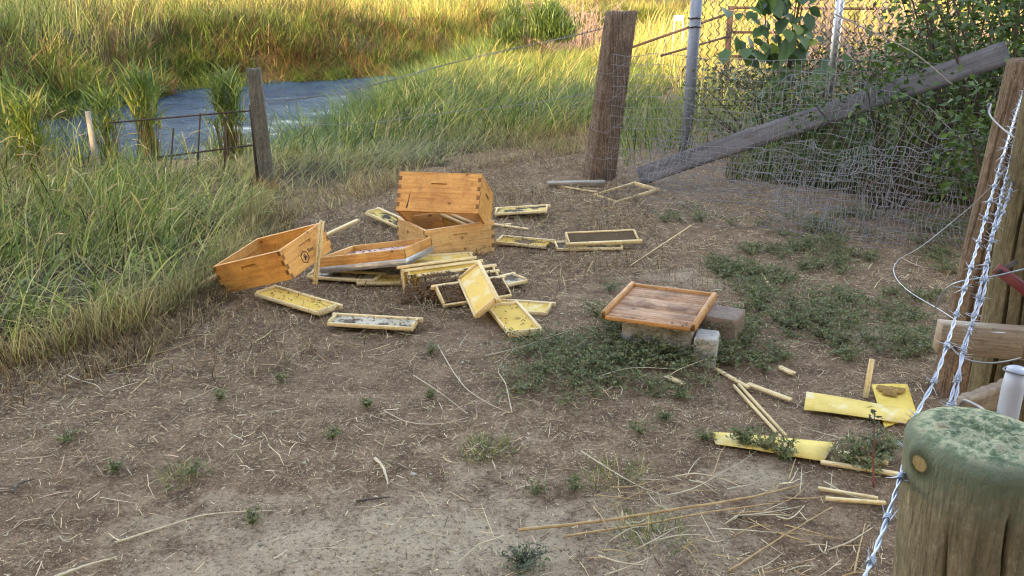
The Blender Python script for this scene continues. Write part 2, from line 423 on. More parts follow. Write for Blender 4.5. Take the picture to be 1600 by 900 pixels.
M['water'] = m_water(); [setattr(n_.inputs['IOR'], 'default_value', 1.27) for n_ in M['water'].node_tree.nodes if n_.type == 'BSDF_PRINCIPLED']

def leafmat(name, trans=.3):
    s = NT(name); a = s.n('ShaderNodeAttribute', attribute_name='Col').outputs['Color']
    p = s.n('ShaderNodeBsdfPrincipled'); s.l(a, p.inputs['Base Color']); p.inputs['Roughness'].default_value = .45
    t = s.n('ShaderNodeBsdfTranslucent'); s.l(a, t.inputs['Color']); mx = s.n('ShaderNodeMixShader'); mx.inputs[0].default_value = trans
    s.l(p.outputs[0], mx.inputs[1]); s.l(t.outputs[0], mx.inputs[2]); s.l(mx.outputs[0], s.out.inputs['Surface']); return s.m
M['leaf'] = leafmat('leaf')

# ------------------------------------------------------------------ terrain
WZ = -0.5
def wp(l): return np.array([at(px, py, WZ)[:2] for px, py in l])
NEAR = np.concatenate([[[-300, 11.5], [-60, 11.5], [-16, 11.3]], wp([(60, 262), (300, 266), (425, 268), (480, 225), (540, 185), (600, 150), (660, 118), (780, 97), (940, 82)]), [[14, 36], [60, 52], [300, 110]]])
FAR = np.concatenate([[[-300, 15.0], [-60, 15.0], [-16, 15.2]], wp([(0, 196), (140, 178), (300, 140), (450, 129), (620, 119), (700, 106), (800, 88), (930, 73)]), [[14, 44], [60, 61], [300, 122]]])
CREEK = np.concatenate([NEAR, FAR[::-1]])
FARSIDE = np.concatenate([FAR, [[300, 900], [-300, 900]]])
def zf(x, y):
    x = np.asarray(x, float); y = np.asarray(y, float)
    c = inpoly(x, y, CREEK); f = inpoly(x, y, FARSIDE)
    dn = dline(x, y, NEAR); df = dline(x, y, FAR)
    sm = lambda t: np.clip(t, 0, 1)**2*(3-2*np.clip(t, 0, 1))
    near = WZ-.04+(.04-WZ)*sm(dn/2.1)
    yard = .008*vnoise(x, y, 1.1, 1)+.004*vnoise(x, y, 5, 2)
    near = near+yard*np.clip(dn/2, 0, 1)
    # ground climbs gently behind the wire fence on the right
    near = near+1.3*sm((y-14)/14)*sm((x-3.5)/6)
    far = WZ-.04+1.5*sm(df/3.2)+1.3*sm((df-3)/30)+.25*vnoise(x, y, .35, 3)*np.clip(df/4, 0, 1)
    creek = WZ-.04-.45*np.clip(np.minimum(dn, df)/1.0, 0, 1)
    z = np.where(f, far, near); return np.where(c, creek, z)
def axis(lo, hi, step, far, n):
    a = np.arange(lo, hi+1e-6, step); e = np.geomspace(step*2, far, n)
    return np.concatenate([lo-e[::-1], a, hi+e])
gx = axis(-13, 9, .11, 600, 26)
gy = np.concatenate([-np.geomspace(.5, 400, 18)[::-1], np.arange(0, 12, .09), np.arange(12, 45, .3), 45+np.geomspace(.5, 800, 28)])
GX, GY = np.meshgrid(gx, gy, indexing='ij'); GZ = zf(GX, GY)
def ip(l, z=0): return np.array([at(px, py, z)[:2] for px, py in l])
ZL = np.concatenate([ip([(-60, 560), (60, 545), (190, 505), (270, 470), (330, 430), (385, 360), (400, 318), (300, 300)]), [[-6.5, 9.0], [-9, 8.5], [-9, 5], [-5, 3.9]]])
ZM2 = np.concatenate([ip([(395, 318), (480, 300), (640, 268), (760, 238), (900, 205), (935, 190)]), [[1.0, 11.5], [-.5, 11.5], [-1.5, 10], [-3.2, 9.0], [-3.4, 8.2]]])
ZG = np.concatenate([[[-3.3, 9.0], [-2.0, 9.0], [-.8, 9.8], [.6, 10.6], [1.1, 11.5], [2.2, 14]], [[4.5, 22], [4.5, 29], [-.5, 28], [-2.3, 23], [-2.75, 18], [-2.9, 14.5], [-3.2, 12.2], [-3.9, 11.2]]])
JX = GX+.18*vnoise(GX, GY, 2.5, 301); JY = GY+.18*vnoise(GX, GY, 2.5, 302)
veg = np.zeros(GX.shape)
for poly in (ZL, ZM2, ZG, [[2.0, 8.0], [4.0, 6.6], [5.2, 6.6], [5.4, 8.4], [3, 9.3]], FARSIDE, [[-300, 9], [-3.5, 9], [-3, 12], [-300, 13]]): veg = np.maximum(veg, inpoly(JX, JY, poly)*1.0)
b = MB(); nx, ny = GX.shape; I = np.arange(nx*ny).reshape(nx, ny)
dust = np.zeros(GX.shape)
for px, py, rx, ry, a in [(700, 840, 1.15, .38, .85), (560, 900, .8, .35, .8), (760, 770, .5, .35, .6), (1080, 435, .45, .3, .7), (1360, 520, .4, .5, .7), (960, 800, .35, .3, .55), (1190, 750, .25, .18, .7), (760, 700, .7, .3, .45), (230, 840, .6, .3, .35), (1050, 640, .6, .25, .3)]:
    p = at(px, py); dust = np.maximum(dust, a*np.exp(-(((GX-p[0])/rx)**2+((GY-p[1])/ry)**2)))
dust = np.clip(dust+.12*vnoise(GX, GY, 1.3, 5), 0, 1)
b.add(np.stack([GX, GY, GZ], -1), np.stack([I[:-1, :-1], I[1:, :-1], I[1:, 1:], I[:-1, 1:]], -1), None, np.stack([dust, veg, 0*dust], -1).reshape(-1, 3))
tag(link('ground', b.mesh('ground', M['ground'], True)), kind='structure')
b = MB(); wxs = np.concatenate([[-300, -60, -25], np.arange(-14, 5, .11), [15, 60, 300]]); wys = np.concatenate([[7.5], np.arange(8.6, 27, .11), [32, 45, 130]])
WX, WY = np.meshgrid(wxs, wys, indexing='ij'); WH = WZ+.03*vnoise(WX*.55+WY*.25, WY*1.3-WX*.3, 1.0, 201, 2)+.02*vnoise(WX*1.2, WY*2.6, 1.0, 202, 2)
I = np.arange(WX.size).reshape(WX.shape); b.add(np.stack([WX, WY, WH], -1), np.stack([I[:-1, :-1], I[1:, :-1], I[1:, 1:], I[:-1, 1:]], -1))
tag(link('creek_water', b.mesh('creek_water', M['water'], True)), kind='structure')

# ------------------------------------------------------------------ unseen trees added behind the camera to shade the yard
def leafset(P, size, cols, droop=.5, aspect=.55, nrm=None):
    """folded leaf quads (two quads a leaf)"""
    N = len(P); d = rng.normal(0, 1, (N, 3)); d[:, 2] = d[:, 2]*.5-droop; d /= np.linalg.norm(d, axis=1)[:, None]
    u = rng.normal(0, 1, (N, 3)); u[:, 2] += 1.2 ; s_ = np.cross(d, u); s_ /= np.linalg.norm(s_, axis=1)[:, None]+1e-9
    n = np.cross(s_, d); size = np.broadcast_to(size, (N,))[:, None]
    wv = s_*size*aspect*.5
    V = np.stack([P, P+d*size*.45+wv+n*size*.08, P+d*size, P+d*size*.45-wv+n*size*.08, P+d*size*.5-n*size*.03], 1)
    k = np.arange(N)[:, None]*5
    T = np.concatenate([k+[0, 1, 4], k+[4, 1, 2], k+[0, 4, 3], k+[4, 2, 3]], 0)
    return V.reshape(-1, 3), None, T, np.repeat(cols, 5, 0)
def added_shade_tree(x, y, h, r, n, label):
    z0 = float(zf(x, y)); o = empty('added_shade_tree', label, 'tree', (x, y, z0), group='unseen trees added to shade the yard')
    b = MB(); b.add(*tube([[0, 0, -.2], [.1, .05, h*.25], [-.1, .1, h*.55], [.05, 0, h*.9]], [.32, .26, .18, .05], 9))
    for k in range(9):
        a = rng.random()*6.28; z = h*(.22+.07*k); b.add(*tube(smoothpath([[0, 0, z], [r*.4*math.cos(a), r*.4*math.sin(a), z+h*.08], [r*.8*math.cos(a), r*.8*math.sin(a), z+h*.12]], 6), np.linspace(.11, .02, 6), 5))
    link('trunk', b.mesh('trunk', M['bark'], True), o)
    cc = []
    for k in range(26):
        a = rng.random()*6.28; q = rng.random()**.5; z = .12+.85*rng.random(); rr = r*(1-.55*abs(z-.45)**1.2*1.4)
        cc.append([q*rr*.75*math.cos(a), q*rr*.75*math.sin(a), h*z])
    cc = np.array(cc); k = rng.integers(0, len(cc), n); p = rng.normal(0, 1, (n, 3)); p /= np.linalg.norm(p, axis=1)[:, None]
    p = cc[k]+p*(rng.random((n, 1))**.4)*np.array([1.5, 1.5, 1.3])*r/3.2
    p = p[p[:, 2] > h*.06]
    b = MB(); V, _, T_, C_ = leafset(p, rng.uniform(.30, .60, len(p)), pal(len(p), [(.05, .10, .025), (.08, .13, .03), (.04, .075, .02)])); V = V.reshape(-1, 5, 3)[:, :4].reshape(-1, 3); b.add(V, np.arange(len(p)*4).reshape(-1, 4), None, C_.reshape(-1, 5, 3)[:, :4].reshape(-1, 3))
    link('crown', b.mesh('crown', M['leaf']), o)
for (x, y, h, r) in [(-13, -8, 13, 4.2), (-7.5, -9, 12, 4.0), (-2.5, -8.5, 10.5, 3.8), (2.2, -9.5, 10, 3.7), (7, -9, 10.5, 3.8), (-19, -6, 14, 4.5), (-5, -12.5, 12, 4.0), (0.2, -13, 11, 4), (5.0, -13, 11, 4), (-10.5, -12.5, 13, 4.2), (11.5, -8, 10, 3.8), (-6.8, -16, 13, 4.2), (-3.2, -12, 12, 4.0), (-8.8, -14.5, 13, 4.2), (2.8, -15, 12, 4), (-26, -4, 19, 5.5), (-32, -14, 22, 6), (-33, -6, 21, 6), (-40, -3, 20, 6)]:
    added_shade_tree(x, y, h, r, 5200, 'tall leafy unseen tree added to keep the yard out of the sun')
# ------------------------------------------------------------------ hive boxes
def slab(xs, zs, present, dep, t):
    """board as a grid of cells: outer face at depth dep, inner face at t, walls where neighbours differ"""
    b = MB(); nx, nz = len(xs)-1, len(zs)-1
    def quad(p): b.add(p, [[0, 1, 2, 3]])
    for i in range(nx):
        for j in range(nz):
            if not present[i][j]: continue
            x0, x1, z0, z1, d = xs[i], xs[i+1], zs[j], zs[j+1], dep[i][j]
            quad([[x0, d, z0], [x1, d, z0], [x1, d, z1], [x0, d, z1]])
            quad([[x1, t, z0], [x0, t, z0], [x0, t, z1], [x1, t, z1]])
            for di, dj, e in ((-1, 0, 0), (1, 0, 1), (0, -1, 2), (0, 1, 3)):
                a, c = i+di, j+dj; lo = d
                if 0 <= a < nx and 0 <= c < nz and present[a][c]:
                    hi = dep[a][c]
                    if hi <= lo: continue
                else: hi = t
                if e == 0: q = [[x0, hi, z0], [x0, lo, z0], [x0, lo, z1], [x0, hi, z1]]
                elif e == 1: q = [[x1, lo, z0], [x1, hi, z0], [x1, hi, z1], [x1, lo, z1]]
                elif e == 2: q = [[x0, lo, z0], [x0, hi, z0], [x1, hi, z0], [x1, lo, z0]]
                else: q = [[x0, lo, z1], [x1, lo, z1], [x1, hi, z1], [x0, hi, z1]]
                quad(q)
    return b
def hive_board(Lb, h, t, nf, male, mat, hand=True):
    zs = list(np.linspace(0, h, nf+1)); xs = [0, t, Lb-t, Lb]
    hw, hz = .052, h*.63; hrow = [hz+.005*k for k in range(6)]
    jz = h*.47; zz = sorted(set([round(v, 5) for v in zs+[jz, jz+.0018]+(hrow if hand else [])])); xx = sorted(xs+([Lb/2-hw, Lb/2-hw*.8, Lb/2+hw*.8, Lb/2+hw] if hand else []))
    P = [[True]*(len(zz)-1) for _ in range(len(xx)-1)]; D = [[0.0]*(len(zz)-1) for _ in range(len(xx)-1)]
    for i in range(len(xx)-1):
        xc = (xx[i]+xx[i+1])/2
        for j in range(len(zz)-1):
            zc = (zz[j]+zz[j+1])/2; f = int(zc/h*nf)
            D[i][j] = .0022 if jz < zc < jz+.0018 else 0.0
            if (xc < t or xc > Lb-t) and (f % 2 == (1 if male else 0)): P[i][j] = False
            if hand and abs(xc-Lb/2) < hw and hrow[0] < zc < hrow[-1]:
                k = (zc-hrow[0])/(hrow[-1]-hrow[0]); D[i][j] = (.0015+.007*k if k < .8 else .0185)*(1 if abs(xc-Lb/2) < hw*.8 else .6)
    return slab(xx, zz, P, D, t).mesh('board', mat)
WB = {}
def hive_box(label, m4, L, W, h, nf, mat=None, inner=None):
    mat = mat or M['cedar']; t = .021
    o = empty('hive_box', label, 'hive box', mat4=m4, group='wooden hive boxes')
    a = hive_board(L, h, t, nf, True, mat); c = hive_board(W, h, t, nf, False, mat)
    WB['front'] = link('wall_board', a, o, mat4=basis((0, 0, 0), (1, 0, 0), (0, 1, 0), (0, 0, 1)))
    link('wall_board', a, o, mat4=basis((L, W, 0), (-1, 0, 0), (0, -1, 0), (0, 0, 1)))
    WB['right'] = link('wall_board', c, o, mat4=basis((L, 0, 0), (0, 1, 0), (-1, 0, 0), (0, 0, 1)))
    link('wall_board', c, o, mat4=basis((0, W, 0), (0, -1, 0), (1, 0, 0), (0, 0, 1)))
    return o
LOWB = Matrix.Translation((-.5458, 5.1767, .004)) @ Matrix.Rotation(.5552, 4, 'Z')
hive_box('open wooden hive box standing level on the dirt with two frames inside', LOWB, .505, .413, .21, 7, M['lowpine'])
UPB = rotvec((-.5121, .0391, -.1674), (-.7367, 5.2853, .318))
ub = hive_box('deep wooden hive box tipped back on top of another open box', UPB, .535, .438, .259, 9)
# gouge beside the left joint of the tipped box
b = MB(); b.add([[.062, -.001, .02], [.075, -.001, .022], [.078, -.0012, .10], [.088, -.001, .135], [.083, -.001, .10], [.07, -.001, .05]], None, [[0, 1, 5], [1, 4, 5], [1, 2, 4], [2, 3, 4]])
link('split', b.mesh('split', M['black']), WB['front'])
LEFTB = rotvec((.097, -.3303, -.399), (-1.6234, 4.5862, .0))
lb = hive_box('tilted open hive box with printed hexagon emblem lying against the tall grass', LEFTB, .505, .413, .168, 6)
# emblem on the right-hand face of the tilted box: hexagon outline, bee and lettering
def text_mesh(txt, size, name, mat):
    cu = bpy.data.curves.new(name, 'FONT'); cu.body = txt; cu.size = size; cu.extrude = .0003; cu.offset = size*.012
    ob = bpy.data.objects.new(name, cu); COL.objects.link(ob)
    dg = bpy.context.evaluated_depsgraph_get(); me = bpy.data.meshes.new_from_object(ob.evaluated_get(dg))
    bpy.data.objects.remove(ob); me.materials.clear(); me.materials.append(mat); return me
lb = WB['right']; FACE = basis((0, 0, 0), (1, 0, 0), (0, 0, 1), (0, -1, 0))      # x along the face, y up, z out
b = MB(); hx = [(.165+.034*math.cos(R(60*k+30)), .058+.034*math.sin(R(60*k+30)), .0008) for k in range(7)]
for k in range(6): b.add(*tube([hx[k], hx[k+1]], .0024, 4))
link('printed_hexagon', b.mesh('printed_hexagon', M['black']), lb, mat4=FACE)
b = MB()
for (cx, cy, rx, ry, a) in [(.165, .05, .013, .006, .6), (.174, .058, .006, .006, 0), (.160, .062, .010, .004, 1.9), (.170, .068, .010, .004, 1.2)]:
    n = 10; th = np.arange(n)*2*math.pi/n; x = rx*np.cos(th); y = ry*np.sin(th)
    V = np.stack([cx+x*math.cos(a)-y*math.sin(a), cy+x*math.sin(a)+y*math.cos(a), np.full(n, .0009+.0001*b.n/10)], 1); b.add(np.concatenate([V, [[cx, cy, V[0, 2]]]]), None, [[n, k, (k+1) % n] for k in range(n)])
link('printed_bee', b.mesh('printed_bee', M['black']), lb, mat4=FACE)
link('printed_lettering', text_mesh('Bee', .034, 'printed_lettering', M['black']), lb, mat4=FACE @ Matrix.Translation((.206, .066, .0006)))

# ------------------------------------------------------------------ frames
FM = {}
def fparts(L, H):
    k = (round(L, 3), round(H, 3))
    if k not in FM:
        l2, h2 = L/2, H/2
        FM[k] = dict(
            top_bar=box_mesh('top_bar', [(-l2, l2, h2-.018, h2, -.0135, .0135)], M['pale'], .0025),
            bottom_bar=box_mesh('bottom_bar', [(-l2+.02, l2-.02, -h2, -h2+.012, -.010, .010)], M['pale'], .002),
            side_bar=box_mesh('side_bar', [(-.005, .005, -h2+.013, h2-.019, -.0175, .0175)], M['pale'], .002), W={})
    return FM[k]
def frame(label, m4, L=.483, H=.16, wax='wax', parts='tblrf', tint=None, group='frames scattered from the hives'):
    L = round(L*50)/50; H = round(H*100)/100
    o = empty('framed_honeycomb', label, 'hive frame', mat4=m4, group=group); f = fparts(L, H); l2, h2 = L/2, H/2
    if 't' in parts: link('top_bar', f['top_bar'], o)
    if 'b' in parts: link('bottom_bar', f['bottom_bar'], o)
    if 'l' in parts: link('side_bar', f['side_bar'], o, (-l2+.025, 0, 0))
    if 'r' in parts: link('side_bar', f['side_bar'], o, (l2-.025, 0, 0))
    if 'f' in parts:
        if wax not in f['W']:
            b = MB(); n, m = 12, 5; X, Y = np.meshgrid(np.linspace(-l2+.031, l2-.031, n), np.linspace(-h2+.0125, h2-.0185, m), indexing='ij')
            Zt = .004+.0015*vnoise(X, Y, 14, 9); I = np.arange(n*m).reshape(n, m)
            q = np.stack([I[:-1, :-1], I[1:, :-1], I[1:, 1:], I[:-1, 1:]], -1).reshape(-1, 4)
            b.add(np.stack([X, Y, Zt], -1), q); b.add(np.stack([X, Y, -Zt], -1), q[:, ::-1])
            f['W'][wax] = b.mesh('foundation', M[wax], True)
        link('foundation', f['W'][wax], o)
    return o
def flat(quad, z, pitch=0.0, roll=0.0):
    """frame lying flat, from the four corners seen in the picture (x edge first)"""
    P = [at(px, py, z) for px, py in quad]; x = (P[1]-P[0])+(P[2]-P[3]); yaw = math.atan2(x[1], x[0]); c = np.mean(P, 0)
    L = (np.linalg.norm(P[1]-P[0])+np.linalg.norm(P[2]-P[3]))/2; H = (np.linalg.norm(P[3]-P[0])+np.linalg.norm(P[2]-P[1]))/2
    m = Matrix.Translation(c) @ Matrix.Rotation(yaw, 4, 'Z') @ Matrix.Rotation(pitch, 4, 'Y') @ Matrix.Rotation(roll, 4, 'X')
    return m, min(max(L, .38), .56), min(max(H, .14), .2)
m, L, H = flat([(387, 458), (502, 492), (535, 479), (436, 449)], .036); F1 = m
frame('pale frame with clean yellow wax lying below the hexagon emblem box', m, L, .165, 'wax')
m, L, H = flat([(499, 504), (650, 514), (664, 501), (524, 494)], .036); F2 = m
frame('flat frame with grey-white comb and bees at its right end', m, L, .14, 'cap')
m4 = rotvec((-1.9126, 1.5679, -.4195), (-.1778, 4.5183, .2045+.01)) @ Matrix.Translation((.2415, .08, 0)) @ Matrix.Rotation(math.pi, 4, 'X')
frame('frame with blank pale wax leaning upright against the bee-covered frames', m4, .483, .16, 'waxpale')
m, L, H = flat([(787, 516), (772, 489), (803, 471), (841, 513)], .036)
P0, P1 = at(779, 505, .034), at(826, 491, .034)
d = norm(at(841, 513, .034)-at(803, 471, .034)); yaw = math.atan2(d[1], d[0])
F5 = Matrix.Translation((P0+P1)/2+np.array([0, .0, 0])) @ Matrix.Rotation(yaw, 4, 'Z')
frame('flat frame with yellow wax and dark spots beside the leaning blank frame', F5, .46, .18, 'wax')
m, L, H = flat([(779, 488), (826, 492), (838, 471), (786, 468)], .014)
frame('frame half hidden under the yellow flat frame', m, .40, .17, 'waxpale')
m, L, H = flat([(768, 462), (800, 456), (768, 426), (745, 432)], .04)
frame('frame with bees and pale comb lying behind the leaning blank frame', m, .42, .16, 'cap')
# stack of leaning frames that carries the bees
ux = at(745, 447)-at(627, 464); ux[2] = 0; ux = norm(ux); nb = np.array([-ux[1], ux[0], 0]); STACK = []
names = ['pale frame at the back of the bee-covered stack', 'second leaning frame of the bee-covered stack', 'middle leaning frame of the stack under the bees', 'fourth leaning frame of the stack half buried in bees', 'low front frame of the stack covered all over in bees']
for (bp, al, dx, lab) in zip([(628, 463), (640, 468), (656, 474), (670, 478), (684, 489)], (70, 60, 47, 36, 27), (0, .0, .03, .02, .0), names):
    B0 = at(*bp)+np.array([0, 0, .03 if al < 30 else .012]); a = R(al); yv = nb*math.cos(a)+np.array([0, 0, math.sin(a)])
    c = B0+ux*(.235+dx)+yv*.08; zv = np.cross(ux, yv)
    m4 = basis(c, ux, yv, zv); STACK.append(m4)
    frame(lab, m4, .48 if al > 40 else .44, .16, 'wax' if al > 50 else 'comb')
m, L, H = flat([(655, 412), (722, 408), (716, 397), (648, 402)], .05)
frame('frame lying behind the bee-covered stack against the level box', m, .46, .15, 'waxpale')
m, L, H = flat([(494, 434), (577, 440), (585, 428), (500, 424)], .03)
frame('white-barred frame lying under the upturned lid', m, .46, .14, 'cap')
m, L, H = flat([(578, 444), (612, 444), (640, 432), (590, 432)], .02)
frame('short pale frame poking out from below the upturned lid', m, .38, .14, 'waxpale')
P = at(604, 344, .05); frame('frame with black comb behind the left corner of the level box', Matrix.Translation(P+np.array([.03, .02, 0])) @ Matrix.Rotation(R(-35), 4, 'Z') @ Matrix.Rotation(.2, 4, 'Y'), .42, .16, 'combblack')
m, L, H = flat([(770, 338), (842, 333), (852, 325), (795, 318)], .05)
frame('pale frame with black comb patch lying right of the tipped box', m @ Matrix.Rotation(-.08, 4, 'Y'), .44, .2, 'combblack')
m, L, H = flat([(784, 386), (842, 392), (850, 370), (800, 366)], .03)
frame('broken yellow frame swarming with bees beside the level box', m, .40, .17, 'waxbrown', 'tblf')
m, L, H = flat([(864, 392), (990, 392), (972, 374), (850, 378)], .022)
frame('flat frame with black comb under a fallen upright frame', m, .48, .18, 'combblack')
a0, a1 = at(876, 380, .07), at(1010, 374, .07); ux2 = norm((a1-a0)*[1, 1, 0]); nb2 = np.array([-ux2[1], ux2[0], 0]); yv = nb2*.93+np.array([0, 0, .36]); yv = norm(yv)
frame('frame lying on edge on top of the black comb frame', basis((a0+a1)/2+nb2*.05+np.array([0, 0, .012]), ux2, -yv, np.cross(ux2, -yv)), .52, .14, 'comb')
for xx, lab in ((.315, 'left one of two white-topped frames hanging in the level box'), (.375, 'right one of two white-topped frames hanging in the level box')):
    m4 = LOWB @ basis((xx, .2065, .125), (0, 1, 0), (0, 0, 1), (1, 0, 0))
    frame(lab, m4, .36, .16, 'waxpale')
m4 = basis(at(985, 297, .09), norm([.86, .25, .30]), norm(np.cross(norm(np.cross([.86, .25, .30], [-.35, .8, .1])), [.86, .25, .30])), norm(np.cross([.86, .25, .30], [-.35, .8, .1])))
pa, pb, pc, pd = at(938, 296, .03), at(966, 315, .02), at(1020, 300, .04), at(985, 280, .09)
c = (pa+pb+pc+pd)/4; xv = norm((pd-pa)+(pc-pb)); yv = (pb-pa)+(pc-pd); yv = norm(yv-xv*(yv@xv))
frame('empty frame without wax at the foot of the big wooden post', basis(c, xv, yv, np.cross(xv, yv))@ Matrix.Translation((0, 0, .02)), .52, .3, 'wax', 'tblr')

def bar(name, label, cat, p0, p1, wd=.027, th=.012, mat='pale', group=None, tilt=0.0):
    p0 = np.asarray(p0, float); p1 = np.asarray(p1, float); x = norm(p1-p0); y = np.cross([0, 0, 1.0], x)
    y = norm(y) if np.linalg.norm(y) > 1e-3 else np.array([0, 1.0, 0]); z = np.cross(x, y)
    L = np.linalg.norm(p1-p0)
    m = box_mesh(name, [(0, L, -wd/2, wd/2, -th/2, th/2)], M[mat], .0025)
    o = link(name, m, mat4=basis(p0, x, y, z) @ Matrix.Rotation(tilt, 4, 'X'))
    return tag(o, label, cat, group)
def gz(px, py, z=.01): return at(px, py, z)
LB = 'loose bars broken off the frames'
# grooved stick leaning on the tilted box
q0 = at(492, 444, .055); q1 = atd(503, 345, 4.64)
x = norm(q1-q0); SL = float(np.linalg.norm(q1-q0))
o = empty('loose_frame_bar', 'grooved pale frame bar leaning upright on the box with the hexagon emblem', 'frame bar', q0, group=LB)
y = norm(np.cross([0, -1.0, 0], x)); z = np.cross(x, y)
for k, nme in ((-1, 'rail'), (1, 'rail')):
    link(nme, box_mesh('rail', [(0, SL, k*.008-.006, k*.008+.006, -.007, .007)], M['pale'], .002), o, mat4=basis((0, 0, 0), x, y, z))
link('groove_back', box_mesh('groove_back', [(.001, SL-.001, -.004, .004, -.006, .001)], M['pale'], .001), o, mat4=basis((0, 0, 0), x, y, z))
bar('loose_frame_bar', 'pale frame bar sticking out behind the tilted box with the emblem', 'frame bar', at(500, 372, .06), at(560, 344, .13), .035, .02, 'pale', LB)
bar('loose_frame_bar', 'pale frame bar poking from under the tilted box into the grass', 'frame bar', at(262, 472, .012), at(352, 424, .075), .03, .02, 'pale', LB)
bar('loose_frame_bar', 'thin bar lying behind the level box below the black comb frame', 'frame bar', at(768, 350, .012), at(826, 358, .012), .026, .012, 'pale', LB)
bar('loose_frame_bar', 'yellowish broken bar beside the grey scrap board at the big post', 'frame bar', at(858, 288, .012), at(932, 300, .014), .03, .012, 'pale', LB)
bar('loose_frame_bar', 'stub of frame bar standing up behind the yellow foundation sheets', 'frame bar', at(1352, 622, .0), at(1352, 622, .0)+np.array([.028, .05, .155]), .022, .012, 'pale', LB)
# small cross piece bits round the frames
for k, (a, bq, wd, lab) in enumerate([((1310, 708), (1388, 722), .032, 'pale flat bar half under the red-stemmed seedling'), ((1282, 722), (1404, 741), .022, 'dark-edged bar lying below the long yellow strip'),
                        ((1278, 763), (1372, 779), .014, 'upper one of two short splinters beside the barbed wire'), ((1290, 779), (1384, 786), .014, 'lower one of two short splinters beside the barbed wire'),
                        ((1146, 602), (1220, 683), .011, 'left half of a split bar lying between weeds and yellow strip'), ((1154, 600), (1228, 681), .011, 'right half of a split bar lying between weeds and yellow strip'),
                        ((1118, 576), (1170, 606), .018, 'rough splinter at the edge of the green weeds'), ((1168, 600), (1236, 625), .026, 'splintered tan wood beside the split bar'),
                        ((1216, 573), (1240, 584), .03, 'small tan wood chip lying alone on the dirt'), ((1040, 588), (1068, 600), .03, 'tan wood chip lying among the green weeds'),
                        ((1184, 420), (1206, 452), .02, 'short tan stick in the weeds behind the concrete blocks'), ((778, 352), (800, 350), .02, 'small wood stub right of the level box')]):
    bar('wood_splinter', lab, 'wood piece', at(*a, .012+.004*(k % 2)), at(*bq, .016), wd, .012, 'pale', 'broken wood pieces')
# grey scrap board by the big post
bar('scrap_board', 'weathered grey scrap board at the foot of the big wooden post', 'board', at(856, 286, .04), at(945, 284, .045), .10, .02, 'scrap')

def sheet(name, label, quad, zs, mat, t=.003, nseg=8, group=None, sag=.003):
    P = [at(px, py, z) for (px, py), z in zip(quad, zs)]
    c = np.mean(P, 0); b = MB(); n, m_ = nseg, 4
    u, v = np.meshgrid(np.linspace(0, 1, n), np.linspace(0, 1, m_), indexing='ij')
    S = (1-u)[..., None]*((1-v)[..., None]*P[0]+v[..., None]*P[3])+u[..., None]*((1-v)[..., None]*P[1]+v[..., None]*P[2])-c
    S[..., 2] += sag*np.sin(u*math.pi*1.3+.4)
    I = np.arange(n*m_).reshape(n, m_); q = np.stack([I[:-1, :-1], I[1:, :-1], I[1:, 1:], I[:-1, 1:]], -1).reshape(-1, 4)
    T_ = S.copy(); T_[..., 2] -= t; k = n*m_
    ring = np.concatenate([I[:, 0], I[-1, 1:], I[-2::-1, -1], I[0, -2:0:-1]]); rq = [[ring[i], ring[i]+k, ring[(i+1) % len(ring)]+k, ring[(i+1) % len(ring)]] for i in range(len(ring))]
    b.add(np.concatenate([S.reshape(-1, 3), T_.reshape(-1, 3)]), np.concatenate([q, q[:, ::-1]+k, rq]))
    return tag(link(name, b.mesh(name, M[mat]), loc=c), label, 'foundation sheet', group)
YS = 'yellow foundation sheets torn from frames'
sheet('foundation_sheet', 'long yellow foundation sheet reaching from the weeds to the stained sheet', [(1256, 640), (1416, 660), (1428, 640), (1260, 612)], (.012, .03, .034, .03), 'sheet', group=YS)
s2 = sheet('foundation_sheet', 'yellow foundation sheet with a brown comb stain', [(1382, 668), (1434, 650), (1418, 599), (1362, 601)], (.008, .012, .02, .016), 'sheetbrown', group=YS, sag=.002)
sheet('foundation_sheet', 'narrow yellow foundation strip beside the split bar', [(1118, 694), (1288, 719), (1304, 690), (1112, 675)], (.012, .02, .03, .022), 'sheet', group=YS)
p = at(1391, 611, .022); b = MB(); th = np.arange(22)*2*math.pi/22; rr = .055*(1+.22*np.sin(3*th+1)+.15*np.sin(7*th))
V = np.stack([rr*np.cos(th)*1.0, rr*np.sin(th)*.85, np.full(22, 0.0)], 1); b.add(np.concatenate([V, V*[.85, .85, 1]+[0, 0, .005], [[0, 0, .004]]]), [[k, (k+1) % 22, 22+(k+1) % 22, 22+k] for k in range(22)], [[44, 22+k, 22+(k+1) % 22] for k in range(22)])
sw = NT('brown_comb_stain'); cs = sw.ramp(sw.noise(sw.coord('Object'), 60, 5, .7), [(.3, (.13, .06, .015)), (.6, (.32, .17, .03)), (.75, (.5, .33, .05))]); M['stain'] = sw.principled(cs, .8)
o = link('comb_stain', b.mesh('comb_stain', M['stain'], True), s2); o.location = Vector(p)-s2.location+Vector((0, 0, .003))
P = at(592, 343, .02)

